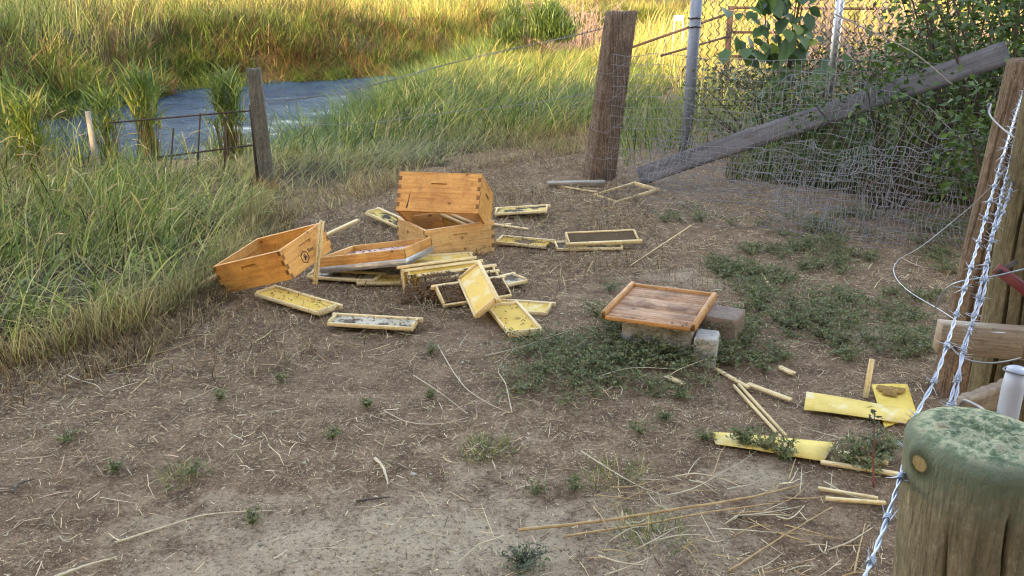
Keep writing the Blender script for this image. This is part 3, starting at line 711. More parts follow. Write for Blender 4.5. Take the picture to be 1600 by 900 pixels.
# ------------------------------------------------------------------ upturned lid
LID = rotvec((-.1201, -.1561, -.2569), (-1.1168, 4.7736, .0632))
o = empty('hive_cover', 'upturned wooden hive lid with galvanised metal underside and dead bees inside', 'hive lid', mat4=LID)
A, Bd, hh, t = .54, .45, .09, .02
sp_ = NT('pinkish_lid_board'); cc = sp_.ramp(sp_.noise(sp_.coord('Object'), 14, 5, .7), [(.3, (.42, .25, .19)), (.6, (.60, .42, .36)), (.8, (.66, .52, .45))]); M['pink'] = sp_.principled(cc, .8)
link('inner_board', box_mesh('inner_board', [(t+.0005, A-t-.0005, t+.0005, Bd-t-.0005, .004, .056)], M['pink']), o)
link('rim_board', box_mesh('rim_board', [(0, A, 0, t, 0, hh)], M['cedar']), o); link('rim_board', box_mesh('rim_board', [(0, A, Bd-t, Bd, 0, hh)], M['cedar']), o)
for x0 in (0, A-t):
    me = box_mesh('rim_board', [(0, Bd-2*t-.001, 0, t, 0, hh)], M['cedar']); link('rim_board', me, o, mat4=basis((x0+t, t+.0005, 0), (0, 1, 0), (-1, 0, 0), (0, 0, 1)))
e = .002
link('metal_cover', box_mesh('metal_cover', [(-e, A+e, -e, Bd+e, -e-.001, -.0005), (-e-.001, A+e+.001, -e-.001, -.0005, -.001, .034), (-e-.001, A+e+.001, Bd+.0005, Bd+e+.001, -.001, .034), (-e-.001, -.0005, -.0005, Bd+.0005, -.001, .034), (A+.0005, A+e+.001, -.0005, Bd+.0005, -.001, .034)], M['galv'], .0004), o)

# ------------------------------------------------------------------ bottom board on blocks
BB = rotvec((-.006, -.0011, -.4076), (.4138, 3.7284, .202))
o = empty('hive_bottom_board', 'square wooden hive floor board with raised rails resting on concrete blocks', 'hive floor', mat4=BB)
A, Bd = .44, .50
for k in range(3): link('plank', box_mesh('plank', [(0.0225, A-.0225, .004+k*.1645, .004+(k+1)*.1645-.002, -.034, -.016-.001*(k % 2))], M['boardtop'], .002), o)
for x0, hh in ((0, .004), (A-.022, .0)):
    me = box_mesh('side_rail', [(0, Bd, 0, .022, -.036, hh)], M['rimwood'], .003); link('side_rail', me, o, mat4=basis((x0+.022, 0, 0), (0, 1, 0), (-1, 0, 0), (0, 0, 1)))
link('back_rail', box_mesh('back_rail', [(.0225, A-.0225, Bd-.022, Bd, -.036, -.003)], M['rimwood'], .003), o)
link('front_edge', box_mesh('front_edge', [(.0225, A-.0225, -.012, .003, -.034, -.014)], M['rimwood'], .003), o)
def block(label, x0, x1, y0, y1, h, mat, yaw=0.0):
    b = MB(); hx, hy, hz = (x1-x0)/2, (y1-y0)/2, (h+.02)/2; n = 15
    for ax in range(3):
        for sg in (-1, 1):
            u, v = np.meshgrid(np.linspace(-1, 1, n), np.linspace(-1, 1, n), indexing='ij'); P = np.zeros((n, n, 3)); o_ = [i for i in range(3) if i != ax]
            P[..., ax] = sg; P[..., o_[0]] = u; P[..., o_[1]] = v; P = P*[hx, hy, hz]; core = np.clip(P, [-hx+.012, -hy+.012, -hz+.012], [hx-.012, hy-.012, hz-.012]); dd = P-core; ln = np.linalg.norm(dd, axis=-1, keepdims=True)
            P = core+dd/np.maximum(ln, 1e-9)*np.minimum(ln, .012); q = P[..., 0]*1.7+P[..., 2]*2.3; P = P*(1+.02*vnoise(q*22+x0*9, P[..., 1]*30+P[..., 2]*25, 1, 33, 4)[..., None])
            I = np.arange(n*n).reshape(n, n); Q = np.stack([I[:-1, :-1], I[1:, :-1], I[1:, 1:], I[:-1, 1:]], -1).reshape(-1, 4)
            b.add(P+[0, 0, hz-.02], Q if (sg > 0) == (ax != 1) else Q[:, ::-1])
    me = b.mesh('concrete_block', M[mat], True)
    c = BB @ Vector(((x0+x1)/2, (y0+y1)/2, 0)); ob = link('concrete_block', me, loc=(c.x, c.y, .0), rot=(0, 0, -.4076+yaw))
    return tag(ob, label, 'concrete block', 'blocks under the hive floor board')
block('long grey concrete block under the front of the hive floor board', .09, .42, .035, .215, .163, 'conc')
block('pale concrete block sticking out right of the hive floor board', .395+.03, .53, .02, .15, .135, 'concpale', .1)
block('brown concrete block behind the pale block beside the floor board', .40, .59, .24, .42, .164, 'concbrown', -.08)

# ------------------------------------------------------------------ bees
def bee_proto():
    xs = np.array([0, 1.5, 3.4, 5.2, 7.0, 9.0, 11.2, 13.2])*.001; rs = np.array([.5, 1.3, 2.0, 1.1, 2.1, 2.3, 1.6, .2])*.001
    V, Q, T = tube(np.stack([xs, 0*xs, 0*xs], 1), rs, 4)
    cr = np.array([(.05, .03, .015), (.10, .055, .026), (.24, .14, .055), (.09, .05, .02), (.40, .20, .055), (.10, .05, .018), (.28, .14, .04), (.03, .016, .01)])
    C = np.concatenate([np.repeat(cr, 4, 0), cr[:1], cr[-1:]])
    n = len(V); Wg = np.array([[.0040, .001, .0018], [.011, .0045, .0022], [.0105, .0018, .0022], [.0040, -.001, .0018], [.011, -.0045, .0022], [.0105, -.0018, .0022]])
    return np.concatenate([V, Wg])-[.0065, 0, 0], Q, np.concatenate([T, [[n, n+1, n+2], [n+3, n+5, n+4]]]), np.concatenate([C, np.tile((.13, .085, .045), (6, 1))])
BV, BQ, BT, BC = bee_proto()
def bees(name, label, P, N, kind='stuff', scale=1.15):
    n = len(P); r = rng.normal(0, 1, (n, 3)); N = N/np.linalg.norm(N, axis=1)[:, None]; x = np.cross(N, r); x /= np.linalg.norm(x, axis=1)[:, None]; y = np.cross(N, x)
    sc_ = scale*rng.uniform(.85, 1.1, (n, 1, 1))
    V = P[:, None]+sc_*(BV[None, :, :1]*x[:, None]+BV[None, :, 1:2]*y[:, None]+BV[None, :, 2:]*N[:, None])
    k = (np.arange(n)*len(BV))[:, None, None]; C = BC[None]*rng.uniform(.35, 1.2, (n, 1, 1))*[1.1, .95, .8]
    b = MB(); b.add(V.reshape(-1, 3), (BQ[None]+k).reshape(-1, 4), (BT[None]+k).reshape(-1, 3), C.reshape(-1, 3))
    return tag(link(name, b.mesh(name, M['bee'], True)), label, 'bees', kind=kind)
def on_plane(m4, n, x0, x1, y0, y1, z, jit=.003):
    p = np.stack([rng.uniform(x0, x1, n), rng.uniform(y0, y1, n), z+np.abs(rng.normal(0, jit, n))], 1); A_ = np.array(m4)
    return p@A_[:3, :3].T+A_[:3, 3], np.tile(A_[:3, 2], (n, 1))+rng.normal(0, .12, (n, 3))
PP, NN = [], []
for m4, n, (x0, x1, y0, y1), z, j in [(STACK[4], 1200, (-.185, .19, -.066, .06), .010, .005), (STACK[3], 850, (-.225, .21, -.08, .085), .016, .006), (STACK[2], 650, (-.235, .15, -.08, .07), .015, .006), (STACK[1], 420, (-.24, .02, -.08, .04), .012, .006)]:
    p, q = on_plane(m4, n, x0, x1, y0, y1, z, j)
    A_ = np.array(m4); loc = (p-A_[:3, 3])@A_[:3, :3]
    keep = vnoise(p[:, 0], p[:, 1]+p[:, 2], 9, 21)+.9*(1-np.clip((loc[:, 1]-.02)/.07, 0, 1)) > .0
    PP.append(p[keep]); NN.append(q[keep])
g = at(655, 472); n = 260; p = np.stack([g[0]+rng.normal(0, .085, n), g[1]+rng.normal(0, .045, n), np.full(n, .010)+np.abs(rng.normal(0, .02, n))], 1); PP.append(p); NN.append(rng.normal(0, .3, (n, 3))+[0, 0, 1])
n = 1500; u = rng.random(n); v = rng.random(n); c4 = [at(630, 473, .012), at(690, 470, .03), at(742, 428, .13), at(634, 440, .11)]
p = ((1-u)*(1-v))[:, None]*c4[0]+(u*(1-v))[:, None]*c4[1]+(u*v)[:, None]*c4[2]+((1-u)*v)[:, None]*c4[3]
bul = np.sin(u*math.pi)*np.sin(v*math.pi); p = p+np.array([0, -.5, .85])*(.014*bul+.010*vnoise(u*5, v*4, 1, 401)*bul+rng.random(n)*.01-.005)[:, None]
kp = (v < .95+.15*vnoise(u*6, 0*u, 1, 402)-.35*(u > .75)) & (vnoise(u*7, v*5, 1, 403) > -.45); PP.append(p[kp]); NN.append(np.tile([0, -.5, .85], (kp.sum(), 1))+rng.normal(0, .15, (kp.sum(), 3)))
bees('bee_cluster', 'dense brown cluster of bees crawling over the leaning frame stack', np.concatenate(PP), np.concatenate(NN))
PP, NN = [], []
def more(m4, n, r, z=.006): p, q = on_plane(m4, n, *r, z); PP.append(p); NN.append(q)
more(F1, 20, (-.2, .22, -.06, .06)); more(F1, 7, (-.2, .22, .06, .08), .016); more(F2, 26, (-.2, .24, -.06, .06)); more(F5, 16, (-.2, .2, -.07, .07)); more(F2, 14, (.15, .27, -.07, .07), .016)
more(LID, 85, (.05, .50, .05, .41), .059)
for (px, py, s1, s2_, n, z) in [(656, 512, .03, .03, 70, .02), (815, 385, .09, .05, 60, .05), (800, 372, .05, .05, 30, .04), (830, 392, .025, .02, 40, .02), (612, 436, .06, .03, 24, .02), (780, 448, .03, .03, 22, .03), (930, 382, .12, .03, 16, .08), (810, 330, .1, .05, 20, .055), (1070, 508, .03, .02, 10, .195), (760, 500, .05, .04, 20, .01), (835, 502, .03, .03, 8, .04), (900, 290, .15, .05, 10, .03)]:
    g = at(px, py, z); p = np.stack([g[0]+rng.normal(0, s1, n), g[1]+rng.normal(0, s2_, n), np.full(n, z+.004)], 1); PP.append(p); NN.append(rng.normal(0, .2, (n, 3))+[0, 0, 1])
bees('stray_bees', 'stray bees scattered over the fallen frames and lid', np.concatenate(PP), np.concatenate(NN))
# ------------------------------------------------------------------ posts
def round_post(name, label, x, y, top, r, mat, cracks=(), seed=0, dome=.012, sh=.02, fl=.012, nz=60, nth=96, lean=(0, 0), knots=(), taper=.06, part=None):
    th = np.arange(nth)*2*math.pi/nth; zz = np.concatenate([np.linspace(-.15, top*.5, nz//3), np.linspace(top*.5, top-sh, nz)[1:], top-sh+sh*np.sin(np.linspace(0, 1, 13)[1:]*math.pi/2)])
    Z, TH = np.meshgrid(zz, th, indexing='ij')
    rr = r*(1+taper*(1-Z/top)+.025*vnoise(np.cos(TH)*1.5+seed, np.sin(TH)*1.5+Z*.8, 1.0, seed)+fl*vnoise(TH*6, Z*1.5+seed, 1.0, seed+1))
    k = np.clip((Z-(top-sh))/sh, 0, 1); rr = rr-dome*(1-np.sqrt(np.clip(1-k**2, 0, 1)))*1.0
    for (a, wd, dp, z0, z1) in cracks:
        aa = a+.06*np.sin(Z*5+seed)+.03*np.sin(Z*17); d = (TH-aa+math.pi) % (2*math.pi)-math.pi
        rr = rr-dp*np.exp(-(d/wd)**2)*(np.clip((Z-z0)/.05, 0, 1)*np.clip((z1-Z)/.05, 0, 1))
    for (a, zk, s_, dp) in knots:
        d = (TH-a+math.pi) % (2*math.pi)-math.pi; rr = rr+dp*np.exp(-((d*r)**2+(Z-zk)**2)/s_**2)
    b = MB(); n = len(zz); V = np.stack([rr*np.cos(TH)+lean[0]*Z, rr*np.sin(TH)+lean[1]*Z, Z], -1)
    i = np.arange(n-1)[:, None]*nth; j = np.arange(nth)[None]; j2 = (j+1) % nth
    Q = np.stack([i+j, i+j2, i+nth+j2, i+nth+j], -1).reshape(-1, 4)
    V = V.reshape(-1, 3); ring = V[-nth:]; c = ring.mean(0); rings = [V]; T = []
    m = len(V); prev = (n-1)*nth; Qs = [Q]
    for f in (.94, .86, .78, .7, .62, .54, .46, .38, .3, .2, .1):
        nr = c+(ring-c)*f; nr[:, 2] = top+.003*(1-f)+.003*vnoise(nr[:, 0]*60, nr[:, 1]*60, 1, seed)+.002*vnoise(nr[:, 0]*260, nr[:, 1]*260, 1, seed+7); rings.append(nr)
        Qs.append(np.stack([prev+j[0], prev+j2[0], m+j2[0], m+j[0]], -1)); prev = m; m += nth
    rings.append(c[None]+[0, 0, .003]); T = [[prev+q, prev+(q+1) % nth, m] for q in range(nth)]
    b.add(np.concatenate(rings), np.concatenate(Qs), T); me = b.mesh(name, M[mat], True)
    return me
def post(name, label, cat, x, y, *a, group=None, **k):
    return tag(link(name, round_post(name, label, x, y, *a, **k), loc=(x, y, 0)), label, cat, group)
post('round_fence_post', 'thick round post with mossy green top and a pale knot', 'fence post', .617, .879, 1.087, .083, 'nearpost', cracks=[(-1.72, .018, .026, .3, 1.03), (-2.42, .014, .012, .5, 1.0)], seed=3, fl=.003, nz=90, nth=320, knots=[(math.atan2(KNOT[1], KNOT[0]), KNOT[2], .014, .004)], dome=.030, sh=.022, lean=(-.07, 0), taper=.0)
post('round_fence_post', 'brown treated post carrying the nailed wood block', 'fence post', 1.225, 1.935, 1.5, .08, 'olivepost', cracks=[(-2.55, .03, .022, .1, 1.4), (-2.15, .025, .015, .3, 1.3)], seed=5, nth=300)
post('round_fence_post', 'greyish brown post behind the treated post beside the leafy shrub', 'fence post', 1.875, 3.30, 1.36, .092, 'brownpost', cracks=[(-2.2, .05, .018, .0, 1.36), (-2.9, .04, .012, .2, 1.3), (-1.6, .05, .014, .1, 1.36)], seed=8, nth=110, lean=(.06, 0))
# squared split post (railway-tie like) and small grey post
def split_post(name, label, x, y, top, wx, wy, yaw, mat, lean=(0, 0), seed=1):
    nth = 72; nz = 50; th = np.arange(nth)*2*math.pi/nth; zz = np.linspace(-.1, top, nz); Z, TH = np.meshgrid(zz, th, indexing='ij')
    c, s_ = np.cos(TH), np.sin(TH); rr = 1/np.maximum(np.abs(c)**6+np.abs(s_)**6, 1e-6)**(1/6)
    g = 1+.05*vnoise(TH*4, Z*.7+seed, 1, seed)+.035*vnoise(TH*16, Z*1.0, 1, seed+2)-.07*np.exp(-((TH-3.9-.1*np.sin(Z*4))/.05)**2)-.06*np.exp(-((TH-4.75-.08*np.sin(Z*3))/.04)**2)-.05*np.exp(-((TH-5.4)/.04)**2)
    rr = rr*g*(1+.05*(1-Z/top)); topz = Z.copy(); topz[-1] += .012*vnoise(TH[-1]*3, 0*TH[-1], 1, seed+4)
    V = np.stack([rr*c*wx/2+lean[0]*Z, rr*s_*wy/2+lean[1]*Z, topz], -1).reshape(-1, 3); i = np.arange(nz-1)[:, None]*nth; j = np.arange(nth)[None]; j2 = (j+1) % nth
    Q = np.stack([i+j, i+j2, i+nth+j2, i+nth+j], -1).reshape(-1, 4); m = len(V); ce = V[-nth:].mean(0)
    b = MB(); b.add(np.concatenate([V, [ce]]), Q, [[(nz-1)*nth+k, (nz-1)*nth+(k+1) % nth, m] for k in range(nth)])
    return tag(link(name, b.mesh(name, M[mat], True), loc=(x, y, 0), rot=(0, 0, yaw)), label, 'fence post')
pb_ = at(946, 282)
split_post('wooden_fence_post', 'big weathered reddish brown post at the foot of the diagonal plank', pb_[0]-.05, pb_[1]+.13, 1.50, .25, .21, .35, 'redpost', lean=(.10, -.03))
ps_ = at(416, 292)
o = empty('small_fence_post', 'small grey post at the creek edge with rusty stain at its foot', 'fence post', (ps_[0], ps_[1]+.05, 0))
tmp = split_post('post_body', None, 0, 0, 1.03, .12, .12, .2, 'greypost', lean=(-.03, 0), seed=6); tmp.parent = o
for k in list(tmp.keys()): del tmp[k]
link('side_strip', box_mesh('side_strip', [(-.011, .011, -.02, .02, 0, .74)], M['rust'], .003), o, (-.085, .0, -.02))

# galvanised pipe post
pp = at(1072, 236); o = empty('steel_pipe_post', 'bluish galvanised steel pipe post rising behind the wire fence', 'pipe post', (pp[0], pp[1], 0))
link('pipe', MB().add(*tube([[0, 0, -.1], [0, 0, .9], [.02, 0, 2.2]], [.062, .062, .062], 20)).mesh('pipe', M['pipe'], True), o)
for z in (1.33, 1.42): link('wire_tie', MB().add(*tube([[.07*math.cos(t), .07*math.sin(t), z+.006*math.sin(3*t)] for t in np.linspace(0, 6.1, 16)], .006, 5)).mesh('wire_tie', M['rust'], True), o)
# second chain-link post
pc = atd(1306, 60, 9.6); o = tag(link('chain_link_post', MB().add(*tube([[0, 0, float(zf(pc[0], 9.6))-.1], [0, 0, 2.3]], .045, 14)).mesh('chain_link_post', M['galv'], True), loc=(pc[0], 9.6, 0)), 'slim galvanised post standing in the chain-link fence', 'fence post')

# ------------------------------------------------------------------ diagonal brace
def plank(name, label, p0, p1, wd, th, mat, up=(0, 0, 1), cat='plank', warp=.006, seed=0):
    p0 = np.asarray(p0); p1 = np.asarray(p1); x = norm(p1-p0); y = norm(np.asarray(up)-x*(np.asarray(up)@x)); z = np.cross(x, y); L = np.linalg.norm(p1-p0)
    n = 40; xs = np.linspace(0, L, n); b = MB(); prof = np.array([[-.5, -.5], [-.25, -.5], [0, -.52], [.25, -.5], [.5, -.5], [.5, .5], [.25, .5], [0, .48], [-.25, .5], [-.5, .5]])
    V = []
    for k, xx in enumerate(xs):
        P = prof*[wd, th]; P = P+rng.normal(0, 1, P.shape)*[.0015, .0015]; off = warp*math.sin(xx*2.1+seed)
        V.append(np.stack([np.full(10, xx), P[:, 0]+off, P[:, 1]], 1))
    V = np.concatenate(V); i = np.arange(n-1)[:, None]*10; j = np.arange(10)[None]; j2 = (j+1) % 10
    Q = np.stack([i+j, i+10+j, i+10+j2, i+j2], -1).reshape(-1, 4)
    caps = [[9, 0, 1, 8], [8, 1, 2, 7], [7, 2, 3, 6], [6, 3, 4, 5]]; e = (n-1)*10
    b.add(V, np.concatenate([Q, caps, [[q+e for q in f[::-1]] for f in caps]]))
    return tag(link(name, b.mesh(name, M[mat]), mat4=basis(p0, x, y, z)), label, cat)
br0 = at(1000, 276, .07); br1 = atd(1575, 82, 6.15)
plank('diagonal_plank', 'long grey plank slanting up from the big post into the leafy shrub', br0, br1, .165, .045, 'greyplank', up=(0, .15, 1))

# ------------------------------------------------------------------ right-hand gate bits
wb = atd(1527, 537, 1.80)
o = link('wood_block', box_mesh('wood_block', [(-.073, .13, -.019, .019, -.036, .036)], M['palewhite'], .002), loc=wb, rot=(0, R(2), R(-8)))
o.location.y = 1.935-.084-.021; tag(o, 'short pale wood block nailed across the brown treated post', 'wood block')
gp = atd(1592, 560, 1.62); o = empty('grey_pipe', 'pale blue-grey pipe standing behind the mossy post', 'pipe', (gp[0], gp[1], 0))
link('tube', MB().add(*tube([[0, 0, -.02], [0, 0, .80], [.0, 0, .84]], [.021, .021, .018], 20)).mesh('tube', M['greypvc'], True), o)
for z in (.64, .835): link('band', MB().add(*tube([[.0235*math.cos(t), .0235*math.sin(t), z+.002*math.sin(2*t)] for t in np.linspace(0, 6.2, 20)], .002, 5)).mesh('band', M['dullwire'], True), o)
p0, p1 = atd(1556, 418, 1.79), atd(1606, 456, 1.74)
o = empty('red_lever', 'dark red metal lever fixed to the brown treated post', 'lever', p0); x = norm(p1-p0); y = norm(np.cross([0, 0, 1], x)); z = np.cross(x, y)
link('arm', box_mesh('arm', [(0, .11, -.004, .004, -.012, .012)], M['red'], .003), o, mat4=basis((0, 0, 0), x, y, z))
link('flange', box_mesh('flange', [(.01, .11, .0045, .02, -.0125, -.0085)], M['red'], .001), o, mat4=basis((0, 0, 0), x, y, z))
link('bolt', MB().add(*tube([[.012, -.012, 0], [.012, .10, 0]], .006, 8)).mesh('bolt', M['rust']), o, mat4=basis((0, 0, 0), x, y, z))
p0 = atd(1590, 550, 1.60); o = link('wood_wedge', MB().add(*tube([[0, 0, 0], [.002, 0, .02], [.005, 0, .05], [.004, 0, .075]], [.012, .0165, .0165, .011], 10)).mesh('wood_wedge', M['brownpost'], True), loc=(p0[0], p0[1]-.035, p0[2])); tag(o, 'small brown wood wedge tied against the pale grey pipe', 'wood wedge')
o = plank('gate_board', 'pale board lying behind the mossy post at the pipe', atd(1490, 645, 1.66), atd(1650, 581, 1.86), .075, .02, 'palewhite', up=(0, -.3, 1), cat='board', warp=.001)

# ------------------------------------------------------------------ barbed wire
def barbed(label, P, sep=.0016, r=.0014, pitch=.075, gap=.10, bl=.015, start=.03, mat='wire', detail=True, group='barbed wire strands'):
    P = np.asarray(P); d = np.concatenate([[0], np.cumsum(np.linalg.norm(np.diff(P, axis=0), axis=1))]); Ltot = d[-1]
    n = int(Ltot/(pitch/8))+2 if detail else int(Ltot/.08)+2
    s_ = np.linspace(0, Ltot, n); C = np.stack([np.interp(s_, d, P[:, i]) for i in range(3)], 1)
    t = np.gradient(C, axis=0); t /= np.linalg.norm(t, axis=1)[:, None]; a = np.cross(t, [0, 0, 1.0]); a /= np.linalg.norm(a, axis=1)[:, None]; b_ = np.cross(t, a)
    o = empty('barbed_wire', label, 'barbed wire', C[0], group=group); C = C-C[0]
    for ph in (0, math.pi):
        an = s_*2*math.pi/pitch+ph
        H = C+sep*(np.cos(an)[:, None]*a+np.sin(an)[:, None]*b_)
        link('strand', MB().add(*tube(H, r, 6 if detail else 4)).mesh('strand', M[mat], True), o)
    k = 0; x = start
    while x < Ltot:
        i = min(int(x/Ltot*(n-1)), n-2); c = C[i]; b2 = MB()
        for q in range(2):
            ang = rng.uniform(0, 6.28); u = math.cos(ang)*a[i]+math.sin(ang)*b_[i]; v = np.cross(t[i], u); cc = c+t[i]*(q-.5)*.005
            th = np.linspace(0, 4.2*math.pi, 18)
            W_ = cc+(sep+r*1.6)*(np.cos(th)[:, None]*u+np.sin(th)[:, None]*v)+t[i]*((th-6)*.0006)[:, None]
            W_ = np.concatenate([[W_[0]-(v*.9+t[i]*rng.normal(0, .2)+u*.2)*bl], W_, [W_[-1]+(v*.9+t[i]*rng.normal(0, .2)+u*.1)*bl]])
            rad = np.full(len(W_), r*.75); rad[0] = rad[-1] = r*.2
            b2.add(*tube(W_, rad, 5))
        link('barb', b2.mesh('barb', M[mat], True), o); x += gap*rng.uniform(.85, 1.15)
    return o
zz = lambda py: np.interp(py, [110, 165, 270, 400, 640, 900], [1.27, 1.25, 1.205, 1.125, 1.02, 1.03])
s1 = smoothpath([at(px, py, zz(py)) for px, py in [(1612, 112), (1592, 165), (1560, 270), (1530, 375), (1492, 500), (1462, 590), (1436, 640), (1420, 690), (1410, 735), (1393, 790), (1374, 845), (1350, 905), (1325, 960)]], 120)
barbed('near pale blue barbed wire strand passing the mossy round post', s1)
zz2 = lambda py: np.interp(py, [140, 180, 280, 640, 900], [1.245, 1.23, 1.17, .90, .85])
s2 = smoothpath([at(px, py, zz2(py)) for px, py in [(1612, 140), (1597, 190), (1572, 280), (1552, 360), (1532, 450), (1512, 530), (1492, 600), (1478, 650), (1455, 720)]], 90)
barbed('tangled barbed wire strand hanging beside the brown treated post', s2, gap=.055)
s3 = smoothpath([at(px, py, zz2(py)) for px, py in [(1616, 140), (1600, 205), (1578, 300), (1548, 380), (1537, 460), (1506, 540), (1496, 610), (1484, 650), (1468, 720)]], 90)
barbed('second strand of the barbed wire tangle touching the brown treated post', s3, gap=.065)
def wire(label, pts, r=.0018, mat='wire', n=40, group=None, name='loose_wire', sides=5):
    P = smoothpath(pts, n); o = link(name, MB().add(*tube(P-P[0], r, sides)).mesh(name, M[mat], True), loc=P[0]); return tag(o, label, 'wire', group)
W_ = lambda l: [atd(px, py, d) for px, py, d in l]
wire('smooth galvanised wire bowing out from the posts over the weeds', W_([(1640, 190, 2.3), (1585, 250, 2.4), (1550, 290, 2.5), (1520, 320, 2.6), (1490, 345, 2.7), (1440, 385, 2.75), (1402, 408, 2.8), (1398, 430, 2.7), (1420, 455, 2.5), (1470, 485, 2.2), (1520, 515, 1.95), (1570, 520, 1.7)]), .0012)
wire('thick hooked wire end sticking out beside the brown treated post', W_([(1545, 178, 2.4), (1543, 165, 2.4), (1548, 163, 2.4), (1546, 178, 2.35), (1560, 195, 2.25), (1585, 215, 2.1), (1625, 240, 2.0)]), .0024, 'dullwire')
wire('dull wire looped round the pale grey pipe and wood block', W_([(1462, 480, 1.85), (1475, 455, 1.8), (1500, 440, 1.75), (1550, 432, 1.72), (1610, 418, 1.7)]), .0018, 'wire')
wire('dark wire sagging below the nailed wood block', W_([(1478, 532, 1.74), (1500, 556, 1.7), (1530, 566, 1.66), (1565, 566, 1.62), (1612, 556, 1.56)]), .0022, 'dullwire')
wire('looped wire end lying on the mossy post behind its top', W_([(1500, 632, 1.3), (1508, 626, 1.25), (1530, 636, 1.2), (1545, 648, 1.15)]), .0028, 'dullwire')
wire('rusty thin rod leaning through the fence mesh', W_([(1300, 20, 6.0), (1420, 78, 5.6), (1488, 132, 5.4)]), .0045, 'scrap')
wire('pale dry stick leaning in the weeds before the fence mesh', [at(985, 415, .01), at(1030, 385, .03), at(1080, 352, .12)], .004, 'pale')

# wires along the creek fence
PT = lambda x, y, d: atd(x, y, d)
barbed('barbed wire running from the small grey post to the big post', smoothpath([PT(405, 158, 7.65), PT(500, 150, 7.7), PT(600, 128, 7.8), PT(700, 100, 7.9), PT(820, 72, 8.0), PT(900, 55, 8.05), PT(950, 42, 8.05)], 60), sep=.0025, r=.0025, detail=False, gap=.14, bl=.022, mat='dullwire', group='creek fence wires')
wire('lower smooth wire sagging along the creek fence', [PT(410, 212, 7.65), PT(480, 196, 7.7), PT(570, 193, 7.75), PT(680, 178, 7.85), PT(800, 165, 7.95), PT(930, 145, 8.0)], .003, 'dullwire', group='creek fence wires')
o = empty('rusty_wire_panel', 'rusty wire panel standing in the reeds left of the small grey post', 'wire panel', at(280, 285))
c0 = np.array(o.location)
for (a, bq) in [((120, 262, 8.2), (402, 226, 8.0)), ((250, 300, 8.1), (404, 279, 7.9)), ((170, 192, 8.2), (402, 172, 8.0))]: link('rail', MB().add(*tube(np.array([PT(*a), PT(*bq)])-c0, .009, 6)).mesh('rail', M['rust']), o)
for x_, y0, y1 in [(268, 285, 200), (310, 290, 176), (215, 290, 195), (352, 290, 172)]: link('upright', MB().add(*tube(np.array([PT(x_-3, y0, 8.08), PT(x_+3, y1, 8.08)])-c0, .008, 6)).mesh('upright', M['rust']), o)
o = tag(link('metal_stake', MB().add(*tube([[0, 0, -.1], [0, 0, .62]], .024, 6)).mesh('metal_stake', M['scrap']), loc=at(153, 278)), 'short pale metal stake among the reeds', 'stake')

# ------------------------------------------------------------------ woven wire fence, sagging and crumpled
def woven(label, A, B_, h, rows, cols, wob, lean, seed, r=.0022, foldz=0.0, mat='dullwire', name='woven_wire_fence'):
    A = np.asarray(A, float); B_ = np.asarray(B_, float); ax = norm((B_-A)*[1, 1, 0]); nb_ = np.array([ax[1], -ax[0], 0]); L = np.linalg.norm((B_-A)[:2])
    o = empty(name, label, 'wire fence', A, group='crumpled woven wire'); rr = np.random.default_rng(seed)
    def S(u, v):
        u = np.asarray(u, float); v = np.asarray(v, float)
        w1 = wob*vnoise(u*2.2, v*1.6+seed, 1, seed, 4); w2 = wob*.55*vnoise(u*3.1+9, v*2.2, 1, seed+1, 4); w3 = wob*.45*vnoise(u*2.6+3, v*2+5, 1, seed+2, 4)
        out_ = lean*(1-v/h)**1.5+w1
        x = u+w2; z = np.maximum(v*(1-foldz*np.clip(vnoise(u*.9, 0*u+seed, 1, seed+3)+.4, 0, 1))+w3*np.clip(v/h*2, .15, 1), .006)
        return ax*x[..., None]+nb_*out_[..., None]+np.array([0, 0, 1.0])*z[..., None]
    for k in range(rows):
        v = h*(k/(rows-1))**.9; u = np.linspace(0, L, 70)
        link('line_wire', MB().add(*tube(S(u, np.full(70, v)), r*(1.25 if k in (0, rows-1) else 1), 4)).mesh('line_wire', M[mat], True), o)
    b = MB()
    for k in range(cols):
        v = np.linspace(0, h, 22); b.add(*tube(S(np.full(22, L*(k+.2+.4*rr.random())/cols), v), r*.8, 4))
    tag(link('stay_wires', b.mesh('stay_wires', M[mat], True), o), kind='stuff')
    return o
fa = np.array([pb_[0]+.02, pb_[1]+.0, 0]); fb = np.array([3.75, 6.1, 0]); fb2 = np.array([3.5, 5.9, 0])
woven('standing woven wire fence from the big post to the leafy shrub', fa, fb, 1.14, 13, 60, .055, .04, 31)
woven('slumped second layer of woven wire bulging before the slanting plank', fa+[.5, -.25, 0], fb2+[-.1, -.15, 0], 1.05, 12, 62, .16, .28, 47, foldz=.35)
woven('flattened crumpled woven wire lying on the dirt below the fence', fa+[.15, -.55, 0], fb2+[-.6, -.15, 0], .5, 9, 56, .16, .5, 53, r=.0017, foldz=.5)
woven('rolled heap of woven wire at the shrub foot', np.array([2.0, 6.35, 0]), np.array([3.4, 5.6, 0]), .85, 11, 60, .2, .25, 67, foldz=.25)
for k, z in enumerate((.25, .5, .78, 1.02)):
    wire('wire loop wound round the big reddish post', [[pb_[0]-.12, pb_[1]+.14, z], [pb_[0]-.14, pb_[1]-.02, z-.02], [pb_[0], pb_[1]-.03, z-.05], [pb_[0]+.14, pb_[1]-.02, z+.04], [pb_[0]+.3, pb_[1]-.1, z+.03]], .0025, 'dullwire', 20, 'wire loops round the big post', 'wire_loop')

